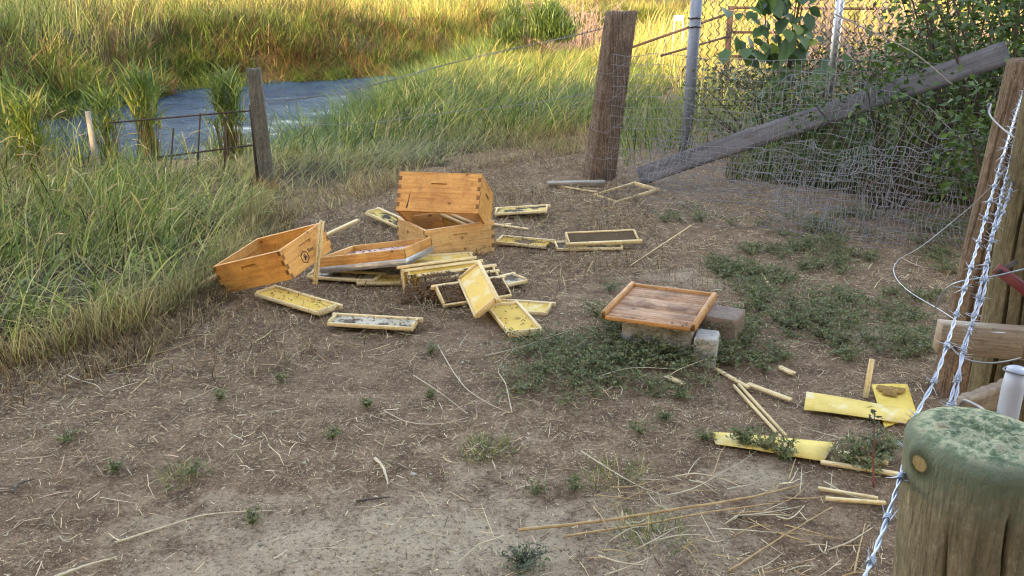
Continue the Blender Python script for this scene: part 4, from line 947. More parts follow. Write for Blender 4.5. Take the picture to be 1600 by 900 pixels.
# ------------------------------------------------------------------ chain link fence
o = empty('chain_link_fence', 'rusty grey chain-link fence behind the pipe post', 'chain-link fence', (pp[0], pp[1], 0))
CA, CB = np.array([0, 0.1, 0]), np.array([6.2, -.6, 0]); Lc = np.linalg.norm(CB-CA); ax = (CB-CA)/Lc; b = MB(); cell = .085; nw = int(Lc/cell); z0, z1 = .45, 2.2; nzg = int((z1-z0)/(cell/2))
s_ = NT('chain_link'); M['chain'] = m_metal('chain_link_wire', (.05, .045, .042), .8, .1, (.035, .024, .02))
for k in range(nw):
    zz_ = z0+np.arange(nzg)*cell/2; x = k*cell+cell*.5*(np.arange(nzg) % 2)*1.0+.012*vnoise(zz_*2, 0*zz_+k*.1, 1, 77); off = .004*(1-2*(np.arange(nzg) % 2))+.05*vnoise(x*.6, zz_*.9, 1, 78)
    b.add(*tube(CA+ax*x[:, None]+np.array([ax[1], -ax[0], 0])*off[:, None]+np.array([0, 0, 1])*zz_[:, None], .006, 4, False))
tag(link('chain_mesh', b.mesh('chain_mesh', M['chain']), o), kind='stuff')
link('tension_wire', MB().add(*tube([CA+[0, 0, .5], CA+ax*Lc+[0, 0, .48]], .004, 4)).mesh('tension_wire', M['chain']), o)
# fine mesh corner (chicken wire) between pipe and vine
o = empty('chicken_wire', 'fine chicken wire hanging between the pipe post and the vine', 'wire netting', (pp[0], pp[1]+.1, 0)); b = MB(); cell = .04
for k in range(22):
    zz_ = np.arange(.3, 1.5-.02*k, cell/2); m_ = len(zz_)
    x = .12+k*cell+cell*.5*(np.arange(m_) % 2); y = .25+.3*(x)+.05*vnoise(x*3, zz_*2, 1, 91); b.add(*tube(np.stack([x+.1*vnoise(zz_*1.5, x, 1, 92), y, zz_], 1), .0018, 3, False))
tag(link('netting', b.mesh('netting', M['dullwire']), o), kind='stuff')
# rusty gate further back
gl = atd(1137, 80, 15.0); zg = float(zf(gl[0], 15)); o = empty('rusty_gate', 'rusty pipe gate standing beyond the chain-link fence', 'gate', (gl[0], 15, zg)); ztop = atd(1137, 12, 15)[2]-zg
link('gate_upright', MB().add(*tube([[0, 0, -.1], [0, 0, ztop+.03]], .05, 8)).mesh('gate_upright', M['rust']), o)
for f in (1.0, .74, .48): link('gate_rail', MB().add(*tube([[0.02, 0, ztop*f], [2.8, .2, ztop*f-.02]], .025, 6)).mesh('gate_rail', M['rust']), o)
link('gate_rail', MB().add(*tube([[.0, -.05, ztop*.95], [-1.75, -.5, ztop*.58]], .022, 6)).mesh('gate_rail', M['rust']), o)
link('gate_rail', MB().add(*tube([[.0, -.05, ztop*.7], [-1.2, -.4, ztop*.5]], .02, 6)).mesh('gate_rail', M['rust']), o)
# little white sign far away
g = atd(1060, 45, 24.0); zg = float(zf(g[0], 24)); o = empty('small_white_sign', 'tiny white sign board standing in the sunlit grass', 'sign', (g[0], 24, zg)); zt = atd(1060, 24, 24)[2]-zg
link('sign_board', box_mesh('sign_board', [(-.13, .13, -.01, .01, zt-.14, zt)], M['white']), o)
for x_ in (-.12, .12): link('leg', box_mesh('leg', [(x_-.012, x_+.012, .0105, .03, -.1, zt-.02)], M['white']), o)
# ------------------------------------------------------------------ vegetation: grass
G1 = (.060, .115, .022); G2 = (.105, .165, .032); G3 = (.185, .225, .05); YG = (.34, .33, .09); ST = (.50, .38, .16); ST2 = (.33, .24, .12); BR = (.20, .115, .055); BLU = (.065, .13, .05)
def field(name, label, polys, cat='grass', mat='grass', kind='stuff', patch=None):
    """polys: list of (poly xy, count, len lo/hi, width, lean azimuth, az spread, lean lo/hi, bend lo/hi, palette, weights, seg)"""
    b = MB()
    for (poly, n, L, wd, az, asp, lean, bend, cols, wts, seg) in polys:
        p = scatter(poly, n); z = zf(p[:, 0], p[:, 1]); n = len(p)
        cl = vnoise(p[:, 0], p[:, 1], 1.4, 61); keep = rng.random(n) < np.clip(.72+.7*cl, .12, 1); p = p[keep]; z = z[keep]; n = len(p); cl = cl[keep]
        hv = 1+.35*vnoise(p[:, 0], p[:, 1], .9, 62); Ln = rng.uniform(*L, n)*np.clip(hv, .5, 1.4)
        a = az+rng.normal(0, asp, n)+1.3*vnoise(p[:, 0], p[:, 1], 1.7, 63)+.8*vnoise(p[:, 0], p[:, 1], .5, 66)
        col = pal(n, cols, wts, .38)
        if patch is not None:
            kp = vnoise(p[:, 0], p[:, 1], .55, 65)+rng.normal(0, .25, n) > .16; col[kp] = pal(int(kp.sum()), patch)
        wt = vnoise(p[:, 0], p[:, 1], .7, 64)[:, None]; col = np.clip(col*(1+.25*wt*np.array([1.2, .7, .4])), .01, .8)
        b.add(*blades(np.concatenate([p, z[:, None]-.01], 1), Ln, np.full(n, wd)*rng.uniform(.6, 1.3, n), a, rng.uniform(*lean, n), rng.uniform(*bend, n), col, seg))
    return tag(link(name, b.mesh(name, M[mat])), label, cat, kind=kind)
def ip(l, z=0): return np.array([at(px, py, z)[:2] for px, py in l])
# near left bank, lodged tall grass
ZL = np.concatenate([ip([(-60, 560), (60, 545), (190, 505), (270, 470), (330, 430), (385, 360), (400, 318), (300, 300)]), [[-6.5, 9.0], [-9, 8.5], [-9, 5], [-5, 3.9]]])
ZL2 = np.concatenate([ip([(-60, 470), (140, 420), (260, 360), (300, 305)]), [[-4.6, 9.2], [-9, 9.2], [-9, 5]]])
ZB = ip([(-80, 585), (60, 575), (220, 525), (330, 455), (400, 385), (420, 310), (395, 320), (370, 385), (310, 440), (200, 500), (50, 540), (-80, 560)])
field('tall_bank_grass', 'tall lodged green and straw coloured grass on the near left creek bank', [
    (ZL, 26000, (.22, .52), .009, -.2, 1.0, (.35, 1.2), (.3, 1.4), [(.13, .20, .04), (.23, .28, .065), (.42, .41, .12), (.58, .45, .2), BLU], [3, 3.5, 4, 2.4, 1], 5),
    (ZL, 7000, (.2, .5), .006, 0, 3, (.5, 1.3), (.0, .6), [YG, ST, ST2, (.5, .42, .22)], [1, 2, 1, 1], 4),
    (ZL, 1800, (.25, .5), .016, .0, 1.6, (.2, .9), (.4, 1.6), [G2, G3, YG, G1], [3, 3, 1, 2], 5),
    (ZL2, 9000, (.3, .62), .009, .3, 1.0, (.05, .5), (.3, 1.2), [G1, G2, G3, BLU, YG], [2, 4, 3, 1.2, 2.2], 5),
    (ip([(-80, 660), (60, 632), (220, 575), (345, 490), (430, 400), (470, 340), (420, 320), (390, 385), (310, 445), (200, 505), (50, 548), (-80, 572)]), 9000, (.03, .15), .0045, 0, 3, (.0, 1.1), (0, .8), [BR, (.15, .08, .04), ST2, ST], [4, 3, 2, 1], 3),
    (ZB, 9000, (.06, .26), .005, 0, 3, (.0, .8), (0, .8), [BR, ST2, ST, YG], [2.4, 3, 4.5, 1.6], 3)])
# broad blades and seed stalks
def seedstalks(name, label, poly, n, L, cols, lean=(.05, .5), hw=.010):
    p = scatter(poly, n); b = MB(); z = zf(p[:, 0], p[:, 1])
    for k in range(n):
        a = rng.random()*6.28; le = rng.uniform(*lean); l_ = rng.uniform(*L); P = np.array([[0, 0, 0], [math.sin(le*.5)*.5, 0, math.cos(le*.5)*.5], [math.sin(le*.5)*.5+math.sin(le)*.3, 0, math.cos(le*.5)*.5+math.cos(le)*.3], [math.sin(le*.5)*.5+math.sin(le)*.3+math.sin(le*1.9)*.2, 0, math.cos(le*.5)*.5+math.cos(le)*.3+math.cos(le*1.9)*.2]])*l_
        P = smoothpath(np.stack([P[:, 0]*math.cos(a), P[:, 0]*math.sin(a), P[:, 2]], 1)+[p[k, 0], p[k, 1], z[k]], 10); r_ = np.full(10, hw*.16); r_[7:] = hw*np.array([.35, .5, .15])
        b.add(*tube(P, r_, 4, False), C=pal(1, cols)[0])
    return tag(link(name, b.mesh(name, M['straw'], True)), label, 'grass', kind='stuff')
seedstalks('seed_head_grass', 'bent straw seed heads standing above the near left bank grass', ZL, 420, (.35, .75), [ST, (.55, .44, .24), ST2], (.2, 1.1))
# dry matted grass round the small post and behind the boxes
ZM = ip([(330, 430), (385, 300), (470, 300), (640, 268), (780, 232), (920, 205), (930, 240), (800, 258), (640, 285), (560, 320), (470, 345), (420, 400)])
ZM2 = np.concatenate([ip([(395, 318), (480, 300), (640, 268), (760, 238), (900, 205), (935, 190)]), [[1.0, 11.5], [-.5, 11.5], [-1.5, 10], [-3.2, 9.0], [-3.4, 8.2]]])
field('dry_edge_grass', 'matted dry straw grass along the yard edge', [
    (ZM, 8000, (.08, .26), .005, 0, 3, (.2, 1.2), (.0, .9), [ST, ST2, BR, YG], [2, 3, 3, .8], 3),
    (ZM2, 10000, (.16, .40), .006, .1, 1.2, (.5, 1.25), (.2, 1.1), [ST, YG, G3, ST2, G2, (.52, .43, .22)], [3, 2.2, 1.6, 1, 1, 2], 4)])
ZG = np.concatenate([[[-3.3, 9.0], [-2.0, 9.0], [-.8, 9.8], [.6, 10.6], [1.1, 11.5], [2.2, 14]], [[4.5, 22], [4.5, 29], [-.5, 28], [-2.3, 23], [-2.75, 18], [-2.9, 14.5], [-3.2, 12.2], [-3.9, 11.2]]])
field('green_bank_grass', 'tall green grass leaning over the creek on the near bank', [
    (ZG, 25000, (.35, .75), .012, .15, .9, (.15, .8), (.4, 1.5), [G1, G2, G3, BLU, YG, ST], [3, 4, 2.5, 2, 1.8, 1.4], 4),
    ([[-4.2, 10.6], [-3.4, 10.2], [-2.5, 11.6], [-2.2, 14], [-2.0, 18], [-1.4, 23], [.5, 27.5], [-.8, 28.2], [-2.6, 23], [-3.0, 18], [-3.1, 14.5], [-3.4, 12.2]], 5000, (.5, 1.0), .014, 2.6, .9, (.1, .8), (.4, 1.4), [G1, G2, G3, BLU], [3, 4, 2, 2], 4)])
# behind the wire fence, right
ZR = [[1.15, 8.6], [2.2, 9.2], [3.3, 8.2], [5.5, 7.0], [7.5, 8.5], [8, 13], [4.5, 15], [2.0, 13.5], [1.2, 10.8]]
ZR1 = [[2.0, 8.0], [4.0, 6.6], [5.2, 6.6], [5.4, 8.4], [3, 9.3]]
field('fence_grass', 'green grass and weeds growing behind the wire fence', [
    (ZR, 9000, (.2, .55), .010, 1.2, 2, (.05, .6), (.2, 1.2), [G1, G2, G3, YG], [3, 4, 2, 1], 4),
    (ZR1, 9000, (.25, .75), .009, 1.2, 3, (.05, .6), (.2, 1.2), [G1, G2, BLU, BR], [4, 3, 2, 1], 4),
    ([[2.5, 12.5], [8, 12], [14, 18], [12, 26], [4, 24]], 16000, (.4, 1.0), .016, .3, 1.2, (.05, .5), (.2, 1.1), [G3, YG, ST, G2, ST2], [2.5, 3, 2.2, 1, 1], 4),
    ([[2, 20], [12, 22], [22, 34], [22, 48], [3, 36], [2.5, 26]], 12000, (.6, 1.2), .03, .3, 1.2, (.05, .5), (.2, 1.1), [G3, YG, ST, G2], [2, 3, 2.5, 1], 4)])
# far bank
def band(d0, d1, x0, x1):
    F_ = FAR[(FAR[:, 0] > x0-8) & (FAR[:, 0] < x1+8)]; return F_
FB = FAR[2:12]; up = np.array([-.35, 1.0]); up = up/np.linalg.norm(up)
def off(d): return FB+up*d
P_lo = np.concatenate([off(-.1), off(1.6)[::-1]]); P_mid = np.concatenate([off(1.2), off(4.5)[::-1]]); P_hi = np.concatenate([off(3.8), off(14)[::-1]]); P_back = np.concatenate([off(12), off(40)[::-1]])
field('far_bank_grass', 'wild green and golden grass covering the far creek bank', [
    (P_lo, 30000, (.35, .8), .02, -1.4, .8, (.3, 1.1), (.3, 1.3), [G1, G2, BLU, G3], [3, 4, 2, 1.5], 3),
    (P_mid, 46000, (.45, 1.0), .022, -1.2, 1.1, (.1, .8), (.3, 1.3), [G2, G3, YG, BR, ST2, G1], [4, 2, 1, 2, 1, 3], 3),
    (P_hi, 30000, (.6, 1.25), .022, -.8, 1.6, (.0, .5), (.2, 1.0), [G3, YG, G2, ST, (.30, .27, .08)], [3, 3, 2, 1.6, 2], 3),
    (P_back, 16000, (.8, 1.6), .04, 0, 3, (.0, .4), (.2, .9), [G3, YG, ST, G2], [2, 3, 2, 1.4], 3)], patch=[BR, (.12, .065, .03), (.20, .13, .05), G1, (.07, .09, .025)])

# ------------------------------------------------------------------ litter
YARD = ip([(-60, 920), (-60, 560), (200, 510), (330, 440), (420, 390), (440, 300), (640, 275), (800, 240), (930, 205), (1060, 225), (1300, 330), (1500, 400), (1560, 560), (1660, 920)])
YARD = np.concatenate([YARD, [[2.2, 1.6], [-2, 1.6]]])
def litter(n, L, wd, cols, wts, zlift, poly=YARD, dens=None, tilt=.22, simple=False):
    p = scatter(poly, n); n = len(p)
    if dens is not None: k = rng.random(n) < dens(p[:, 0], p[:, 1]); p = p[k]; n = len(p)
    z = zf(p[:, 0], p[:, 1])+rng.uniform(.001, zlift, n); a = rng.random(n)*6.283; l_ = rng.uniform(*L, n)*.5; w_ = rng.uniform(*wd, n)*.5; t = rng.normal(0, tilt, n)
    d = np.stack([np.cos(a)*np.cos(t), np.sin(a)*np.cos(t), np.sin(t)], 1); s_ = np.stack([-np.sin(a), np.cos(a), rng.normal(0, .5, n)], 1); s_ /= np.linalg.norm(s_, axis=1)[:, None]
    c = np.concatenate([p, z[:, None]], 1); m = s_*(rng.normal(0, .12, n)*l_)[:, None]; e1 = c-d*l_[:, None]; e2 = c+d*l_[:, None]; sw = s_*w_[:, None]
    V = np.stack([e1-sw, e1+sw, c+m+sw, c+m-sw, e2+sw*.6, e2-sw*.6], 1); k = np.arange(n)[:, None]*6
    if simple:
        V = np.stack([e1-sw*.7, e1+sw*.8, e2+sw, e2-sw*.6], 1); k = np.arange(n)[:, None]*4
        return V.reshape(-1, 3), k+[3, 2, 1, 0], None, np.repeat(pal(n, cols, wts, .25), 4, 0)
    return V.reshape(-1, 3), np.concatenate([k+[0, 1, 2, 3][::-1], k+[3, 2, 4, 5][::-1]]), None, np.repeat(pal(n, cols, wts, .25), 6, 0)
def strawdens(x, y): return np.clip(.55+.6*vnoise(x, y, 1.6, 71), .08, 1)
def farstraw(x, y): return np.clip(.35+.12*(y-3.0)+.5*vnoise(x, y, 2.0, 72), .05, 1)
SC = [(.56, .43, .26), (.45, .325, .19), (.29, .19, .11), (.66, .54, .37), (.14, .085, .05)]
b = MB()
def chipdens(x, y):
    q = at(690, 850); return np.clip(.55+.8*vnoise(x, y, 1.9, 71), .06, 1)*(1-.6*np.exp(-(((x-q[0])/1.0)**2+((y-q[1])/.4)**2)))
b.add(*litter(150000, (.003, .015), (.0012, .0042), SC, [3, 3, 3, 1.6, 3], .006, dens=chipdens, simple=True, tilt=.3))
b.add(*litter(36000, (.012, .045), (.0012, .0035), SC, [3, 3, 2, 1.6, 2], .010, dens=chipdens, simple=True, tilt=.3))
b.add(*litter(30000, (.02, .07), (.0015, .0032), SC, [3, 3, 2, 1.2, 1], .012, dens=farstraw))
b.add(*litter(3200, (.07, .17), (.0018, .0032), SC, [3, 2, 1, 2, .3], .02, dens=farstraw))
b.add(*litter(26000, (.03, .12), (.002, .0045), [(.28, .19, .10), (.17, .105, .055), (.42, .31, .17), (.10, .06, .035)], None, .045, poly=ip([(-60, 640), (-60, 560), (200, 520), (330, 450), (450, 340), (640, 285), (930, 215), (1000, 300), (1050, 420), (820, 460), (600, 540), (400, 600)]), tilt=.5, dens=strawdens))
tag(link('straw_litter', b.mesh('straw_litter', M['straw'])), 'bits of straw and chaff littering the dirt', 'straw', kind='stuff')
# short dry stubble in the yard
def stub(x, y): return np.clip(.28+.7*vnoise(x, y, 1.2, 73), 0, 1)
p = scatter(ip([(-60, 700), (-60, 560), (330, 450), (440, 300), (640, 285), (930, 215), (1060, 300), (1480, 430), (1480, 560), (1000, 430), (700, 520), (300, 640)]), 9000); p = p[rng.random(len(p)) < stub(p[:, 0], p[:, 1])]; n = len(p)
b = MB(); b.add(*blades(np.concatenate([p, zf(p[:, 0], p[:, 1])[:, None]-.003], 1), rng.uniform(.03, .11, n), .0035, rng.random(n)*6.28, rng.uniform(0, 1.0, n), rng.uniform(0, .7, n), pal(n, [BR, ST2, ST, (.14, .085, .05)], [3, 3, 1.5, 2]), 3))
tag(link('dry_stubble', b.mesh('dry_stubble', M['straw'])), 'short dry stubble standing in the trampled dirt', 'stubble', kind='stuff')
# pebbles
b = MB(); p = scatter(YARD, 900); n = len(p); ico = np.array([[1, 0, 0], [-1, 0, 0], [0, 1, 0], [0, -1, 0], [0, 0, 1], [0, 0, -1.0]]); it = np.array([[0, 2, 4], [2, 1, 4], [1, 3, 4], [3, 0, 4], [2, 0, 5], [1, 2, 5], [3, 1, 5], [0, 3, 5]])
s_ = rng.uniform(.002, .008, (n, 1, 1))*np.where(rng.random((n, 1, 1)) < .06, 2, 1); V = ico[None]*s_*rng.uniform(.5, 1.2, (n, 6, 3))*[1, 1, .6]+np.concatenate([p, (zf(p[:, 0], p[:, 1])+.003)[:, None]], 1)[:, None]
b.add(V.reshape(-1, 3), None, (it[None]+(np.arange(n)*6)[:, None, None]).reshape(-1, 3), np.repeat(pal(n, [(.42, .37, .3), (.5, .46, .4), (.25, .21, .17)]), 6, 0))
tag(link('gravel_specks', b.mesh('gravel_specks', M['straw'])), 'small pale pebbles sprinkled in the dirt', 'pebbles', kind='stuff')

# ------------------------------------------------------------------ low weeds
def weed(b, c, r, ns, nl, hgt, leaf, cols, rr=rng):
    a = rr.random(ns)*6.283; ln = r*rr.uniform(.35, 1.0, ns); hh = hgt*rr.uniform(.3, 1.0, ns)
    t = np.linspace(.12, 1, nl)[None]; cu = rr.normal(0, .35, ns)[:, None]
    ang = a[:, None]+cu*t; rad = ln[:, None]*t
    X = c[0]+rad*np.cos(ang); Y = c[1]+rad*np.sin(ang); Z = c[2]+hh[:, None]*np.sin(t*math.pi*.62)*1.05+.004
    for rep in range(2):
        P = np.stack([X, Y, Z], -1).reshape(-1, 3)+rr.normal(0, leaf*.25, (ns*nl, 3))*[1, 1, .6]; n = len(P)
        b.add(*leafset(P, rr.uniform(.6, 1.3, n)*leaf, pal(n, cols, None, .22), droop=-.35, aspect=.42))
    S = np.stack([X, Y, Z], -1)
    for i in range(0, ns, 3): b.add(*tube(np.concatenate([[c], S[i, ::3]]), .0012, 3, False), C=(.13, .10, .05))
WC = [(.12, .165, .065), (.155, .20, .085), (.085, .125, .045), (.20, .215, .10), (.22, .175, .09)]
b = MB()
for poly, n, r, dn in [(ip([(770, 560), (830, 520), (950, 500), (1000, 528), (1140, 525), (1160, 560), (1140, 600), (1060, 630), (940, 630), (850, 640), (790, 600)]), 52, .15, .5),
                   (ip([(1150, 560), (1160, 440), (1260, 410), (1380, 420), (1470, 470), (1450, 560), (1300, 570), (1240, 600)]), 120, .12, .4),
                   (ip([(975, 548), (1060, 545), (1150, 530), (1150, 560), (1060, 572), (980, 565)]), 16, .13, 1.0), (ip([(930, 500), (960, 430), (1000, 425), (940, 490)]), 6, .10, .6), (ip([(1100, 420), (1180, 400), (1180, 450), (1130, 450)]), 8, .1, .8),
                   (ip([(1110, 690), (1200, 715), (1330, 735), (1400, 760), (1390, 700), (1300, 720)]), 9, .08, .7),
                   (ip([(1160, 400), (1300, 330), (1500, 350), (1500, 430), (1380, 420)]), 80, .16, .55), (ip([(1000, 330), (1150, 330), (1330, 350), (1300, 395), (1100, 380)]), 20, .12, .4)]:
    for c in scatter(poly, n):
        k = vnoise(c[0], c[1], 2.4, 81)
        if k < -.35: continue
        weed(b, np.array([c[0], c[1], float(zf(c[0], c[1]))]), r*(1+.5*k)*rng.uniform(.7, 1.3), int(30*dn), 9, .055*(1+.6*k), .016, WC)
for px, py in [(985, 548), (1005, 552), (1030, 550), (1052, 555), (1075, 548), (1098, 552), (1120, 545), (1142, 540), (1160, 530), (968, 530), (950, 515), (1040, 566), (1090, 566)]:
    c = at(px, py); weed(b, np.array([c[0], c[1], 0.0]), .11, 22, 9, rng.uniform(.09, .15), .017, WC)
tag(link('weed_mat', b.mesh('weed_mat', M['leaf'])), 'low dark green weeds sprawling over the dirt by the floor board', 'weeds', kind='stuff')
TG = 'small plants in the bare dirt'
def weed_thing(px, py, r, ns, hgt, leaf, cols, label, name='weed_plant'):
    c = at(px, py); z = float(zf(c[0], c[1])); b = MB(); weed(b, np.array([0, 0, 0.0]), r, ns, 8, hgt, leaf, cols)
    return tag(link(name, b.mesh(name, M['leaf']), loc=(c[0], c[1], z)), label, 'weed', TG)
SAME = 'small dark green weed sprouting in the bare littered dirt'
for px, py, r in [(105, 692, .055), (180, 740, .04), (345, 626, .035), (520, 688, .045), (575, 640, .035), (440, 600, .035), (672, 552, .05), (835, 772, .04), (900, 762, .045), (1000, 676, .06), (1040, 660, .05), (300, 742, .07), (672, 625, .03), (1100, 690, .05), (395, 820, .035)]: weed_thing(px, py, r, 14, .04, .013, WC, SAME)
weed_thing(820, 886, .085, 34, .04, .015, [(.085, .12, .07), (.11, .145, .085)], 'grey-green rosette weed beside the bare dusty patch')
def tuft(px, py, n, L, r, label, cols=None):
    c = at(px, py); z = float(zf(c[0], c[1])); q = rng.normal(0, r, (n, 2)); q = np.clip(q, -1.7*r, 1.7*r); a = np.arctan2(q[:, 1], q[:, 0])+rng.normal(0, .5, n); b = MB()
    b.add(*blades(np.concatenate([q, np.full((n, 1), -.003)], 1), rng.uniform(.4, 1, n)*L, .0032, a, rng.uniform(.2, 1.1, n), rng.uniform(.1, .8, n), pal(n, cols or [G2, G2, G3, G1, ST]), 4))
    return tag(link('grass_tuft', b.mesh('grass_tuft', M['grass']), loc=(c[0], c[1], z)), label, 'grass tuft', TG)
tuft(762, 706, 150, .09, .05, 'low green grass tuft standing alone in the middle of the bare dirt')
tuft(966, 742, 90, .10, .05, 'sparse grass tuft beside the upper end of the dry stalk pile')
tuft(1022, 842, 130, .10, .055, 'grass tuft growing through the dry stalk pile')
tuft(285, 745, 120, .07, .042, 'pale grass tuft mixed with a green weed in the dirt')
tuft(200*1.0+660, 232, 260, .22, .16, 'bright green grass clump behind the hive boxes near the big post', [G3, YG, G2])
tuft(416, 299, 220, .26, .05, 'orange-brown dry clump at the foot of the small grey post', [(.36, .14, .045), (.25, .09, .03), (.42, .22, .08)])
tuft(930, 760, 50, .08, .04, 'thin straw coloured tuft near the dry stalks', [ST, ST2, G3])
# red stemmed seedling in front of the barbed wire
c = at(1365, 762); o = empty('red_stemmed_seedling', 'thin seedling with red stem and small dark leaves by the barbed wire', 'seedling', (c[0], c[1], 0))
sp_ = smoothpath([[0, 0, 0], [-.008, .01, .08], [-.012, .02, .16], [-.02, .03, .26]], 12); sm = NT('red_stem'); M['redstem'] = sm.principled((.20, .05, .05), .6); b = MB(); b.add(*tube(sp_, np.linspace(.0035, .0015, 12), 6))
for f, a in ((3, .3), (5, 2.9), (7, -.5)): b.add(*tube([sp_[f], sp_[f]+[.06*math.cos(a), .02, .045]], [.0016, .0008], 4))
link('stem', b.mesh('stem', M['redstem'], True), o)
pts = np.concatenate([sp_[8:]+rng.normal(0, .012, (4, 3)) for _ in range(8)]+[sp_[[3]]+[[.055, .02, .045]], sp_[[5]]+[[-.055, .02, .045]]]); b = MB(); b.add(*leafset(pts, .026, pal(len(pts), [(.05, .07, .03), (.04, .055, .03)]), droop=-.3, aspect=.4)); link('leaves', b.mesh('leaves', M['leaf']), o)

# ------------------------------------------------------------------ dry stalks and twigs
def stalk(label, pts, r, mat='tan', name='dry_stalk', group='dry weed stalks lying in a pile', n=20):
    P = smoothpath(pts, n); P = P+rng.normal(0, r*.10, P.shape); L = len(P)
    o = link(name, MB().add(*tube(P-P[0], np.linspace(r, r*.45, L), 6)).mesh(name, M[mat], True), loc=P[0]); return tag(o, label, 'stalk', group)
s_ = NT('tan_stalk'); cs = s_.ramp(s_.noise(s_.coord('Object', (1, 1, 1)), 30, 4, .6), [(.3, (.30, .18, .08)), (.6, (.46, .31, .15))]); M['tan'] = s_.principled(cs, .75)
s_ = NT('pale_stalk'); cs = s_.ramp(s_.noise(s_.coord('Object', (1, 1, 1)), 30, 4, .6), [(.3, (.40, .33, .22)), (.6, (.56, .48, .34))]); M['palestalk'] = s_.principled(cs, .75)
s_ = NT('dark_twig'); M['darktwig'] = s_.principled((.06, .048, .04), .9)
g = lambda px, py, z=.01: at(px, py, z)
stalk('thickest tan stalk of the pile, long and slightly bent', [g(810, 828), g(930, 815, .02), g(1060, 795, .03), g(1180, 775, .03), g(1256, 756, .02)], .0055)
stalk('second long tan stalk lying below the thickest one', [g(880, 838), g(1000, 820, .015), g(1110, 800, .025), g(1210, 786, .02)], .0042)
stalk('thin straight stalk with broken knee at the right of the pile', [g(1140, 892), g(1220, 840, .015), g(1300, 792, .02)], .0038)
stalk('short stalk lying alone beside the wire and the stalk pile', [g(1335, 895), g(1342, 860, .01), g(1352, 818, .01)], .0035)
stalk('arched pale stalk looping over the pile', [g(1050, 745, .01), g(1090, 740, .06), g(1140, 752, .05), g(1180, 775, .01)], .0022, 'palestalk')
stalk('pale forked straw reaching from the sparse tuft into the pile', [g(908, 705), g(960, 738, .015), g(1000, 760, .02), g(1046, 778, .01)], .0026, 'palestalk')
for k in range(70):
    px, py = rng.uniform(900, 1330), rng.uniform(745, 905); a = rng.normal(.25, .8); l_ = rng.uniform(25, 110); m_ = (px+l_*.5*math.cos(a), py-l_*.5*math.sin(a)*.6); e_ = (px+l_*math.cos(a), py-l_*math.sin(a)*.6)
    stalk('thin tan twig among the many in the dry stalk pile', [g(px, py, .006), g(m_[0], m_[1]+rng.normal(0, 5), .012+rng.uniform(0, .02)), g(*e_, .008)], rng.uniform(.0014, .003), rng.choice(['tan', 'palestalk']), n=8)
TW = 'single stalks on the bare dirt'
stalk('long pale stalk lying across the bare dirt by the low weeds', [g(180, 848), g(260, 822), g(330, 803), g(425, 798)], .0034, 'palestalk', group=TW)
stalk('thick pale stalk end lying in the littered dirt', [g(85, 902), g(130, 885), g(182, 870)], .005, 'palestalk', group=TW)
stalk('grey-white curved stick like a bleached rib on the dirt', [g(586, 716), g(597, 728, .012), g(603, 742, .014), g(606, 756)], .0062, 'palestalk', group=TW)
stalk('short dark twig beside the bleached curved stick', [g(557, 783), g(580, 780, .012), g(610, 776)], .0048, 'darktwig', group=TW)
stalk('long thin pale stalk slanting from the frames to the bare dirt', [g(684, 540, .02), g(722, 600, .02), g(760, 628, .015), g(796, 645)], .0026, 'palestalk', group=TW)
stalk('thin stalk running up to the knee of the forked pale stalk', [g(800, 645), g(790, 600, .05), g(779, 575, .03), g(808, 540, .06)], .0024, 'palestalk', group=TW)
stalk('curved pale straw lying left of the forked stalk', [g(600, 642), g(640, 660, .012), g(690, 662, .012), g(732, 652)], .0022, 'palestalk', group=TW)
stalk('thin straw crossing the curved straw and the forked stalk', [g(646, 586), g(690, 615, .015), g(732, 648)], .002, 'palestalk', group=TW)
stalk('pale straw pointing from the green weeds to the yellow frame', [g(758, 556, .02), g(820, 540, .05), g(890, 516, .06)], .0022, 'palestalk', group=TW)
stalk('crooked pale root lying between stubble and dirt', [g(104, 586), g(125, 594, .015), g(150, 602, .01), g(160, 612)], .0034, 'palestalk', group=TW)
stalk('dark twig lying in the pale litter', [g(20, 770), g(30, 756, .012), g(55, 748)], .004, 'darktwig', group=TW)
stalk('long brown stick lying in front of the tilted hive box', [g(215, 556), g(260, 548, .012), g(330, 520, .012), g(370, 492)], .0034, 'tan', group=TW)
stalk('arched pale straw over the weeds in front of the concrete blocks', [g(925, 592, .02), g(985, 575, .06), g(1060, 577, .05)], .0022, 'palestalk', group=TW)
stalk('straw slanting up through the weeds to the tan wood chip', [g(1030, 598, .02), g(1060, 578, .06), g(1100, 562, .07)], .0022, 'palestalk', group=TW)
stalk('long horizontal straw in the weeds', [g(930, 590, .015), g(980, 588, .03), g(1030, 590, .02)], .002, 'palestalk', group=TW)

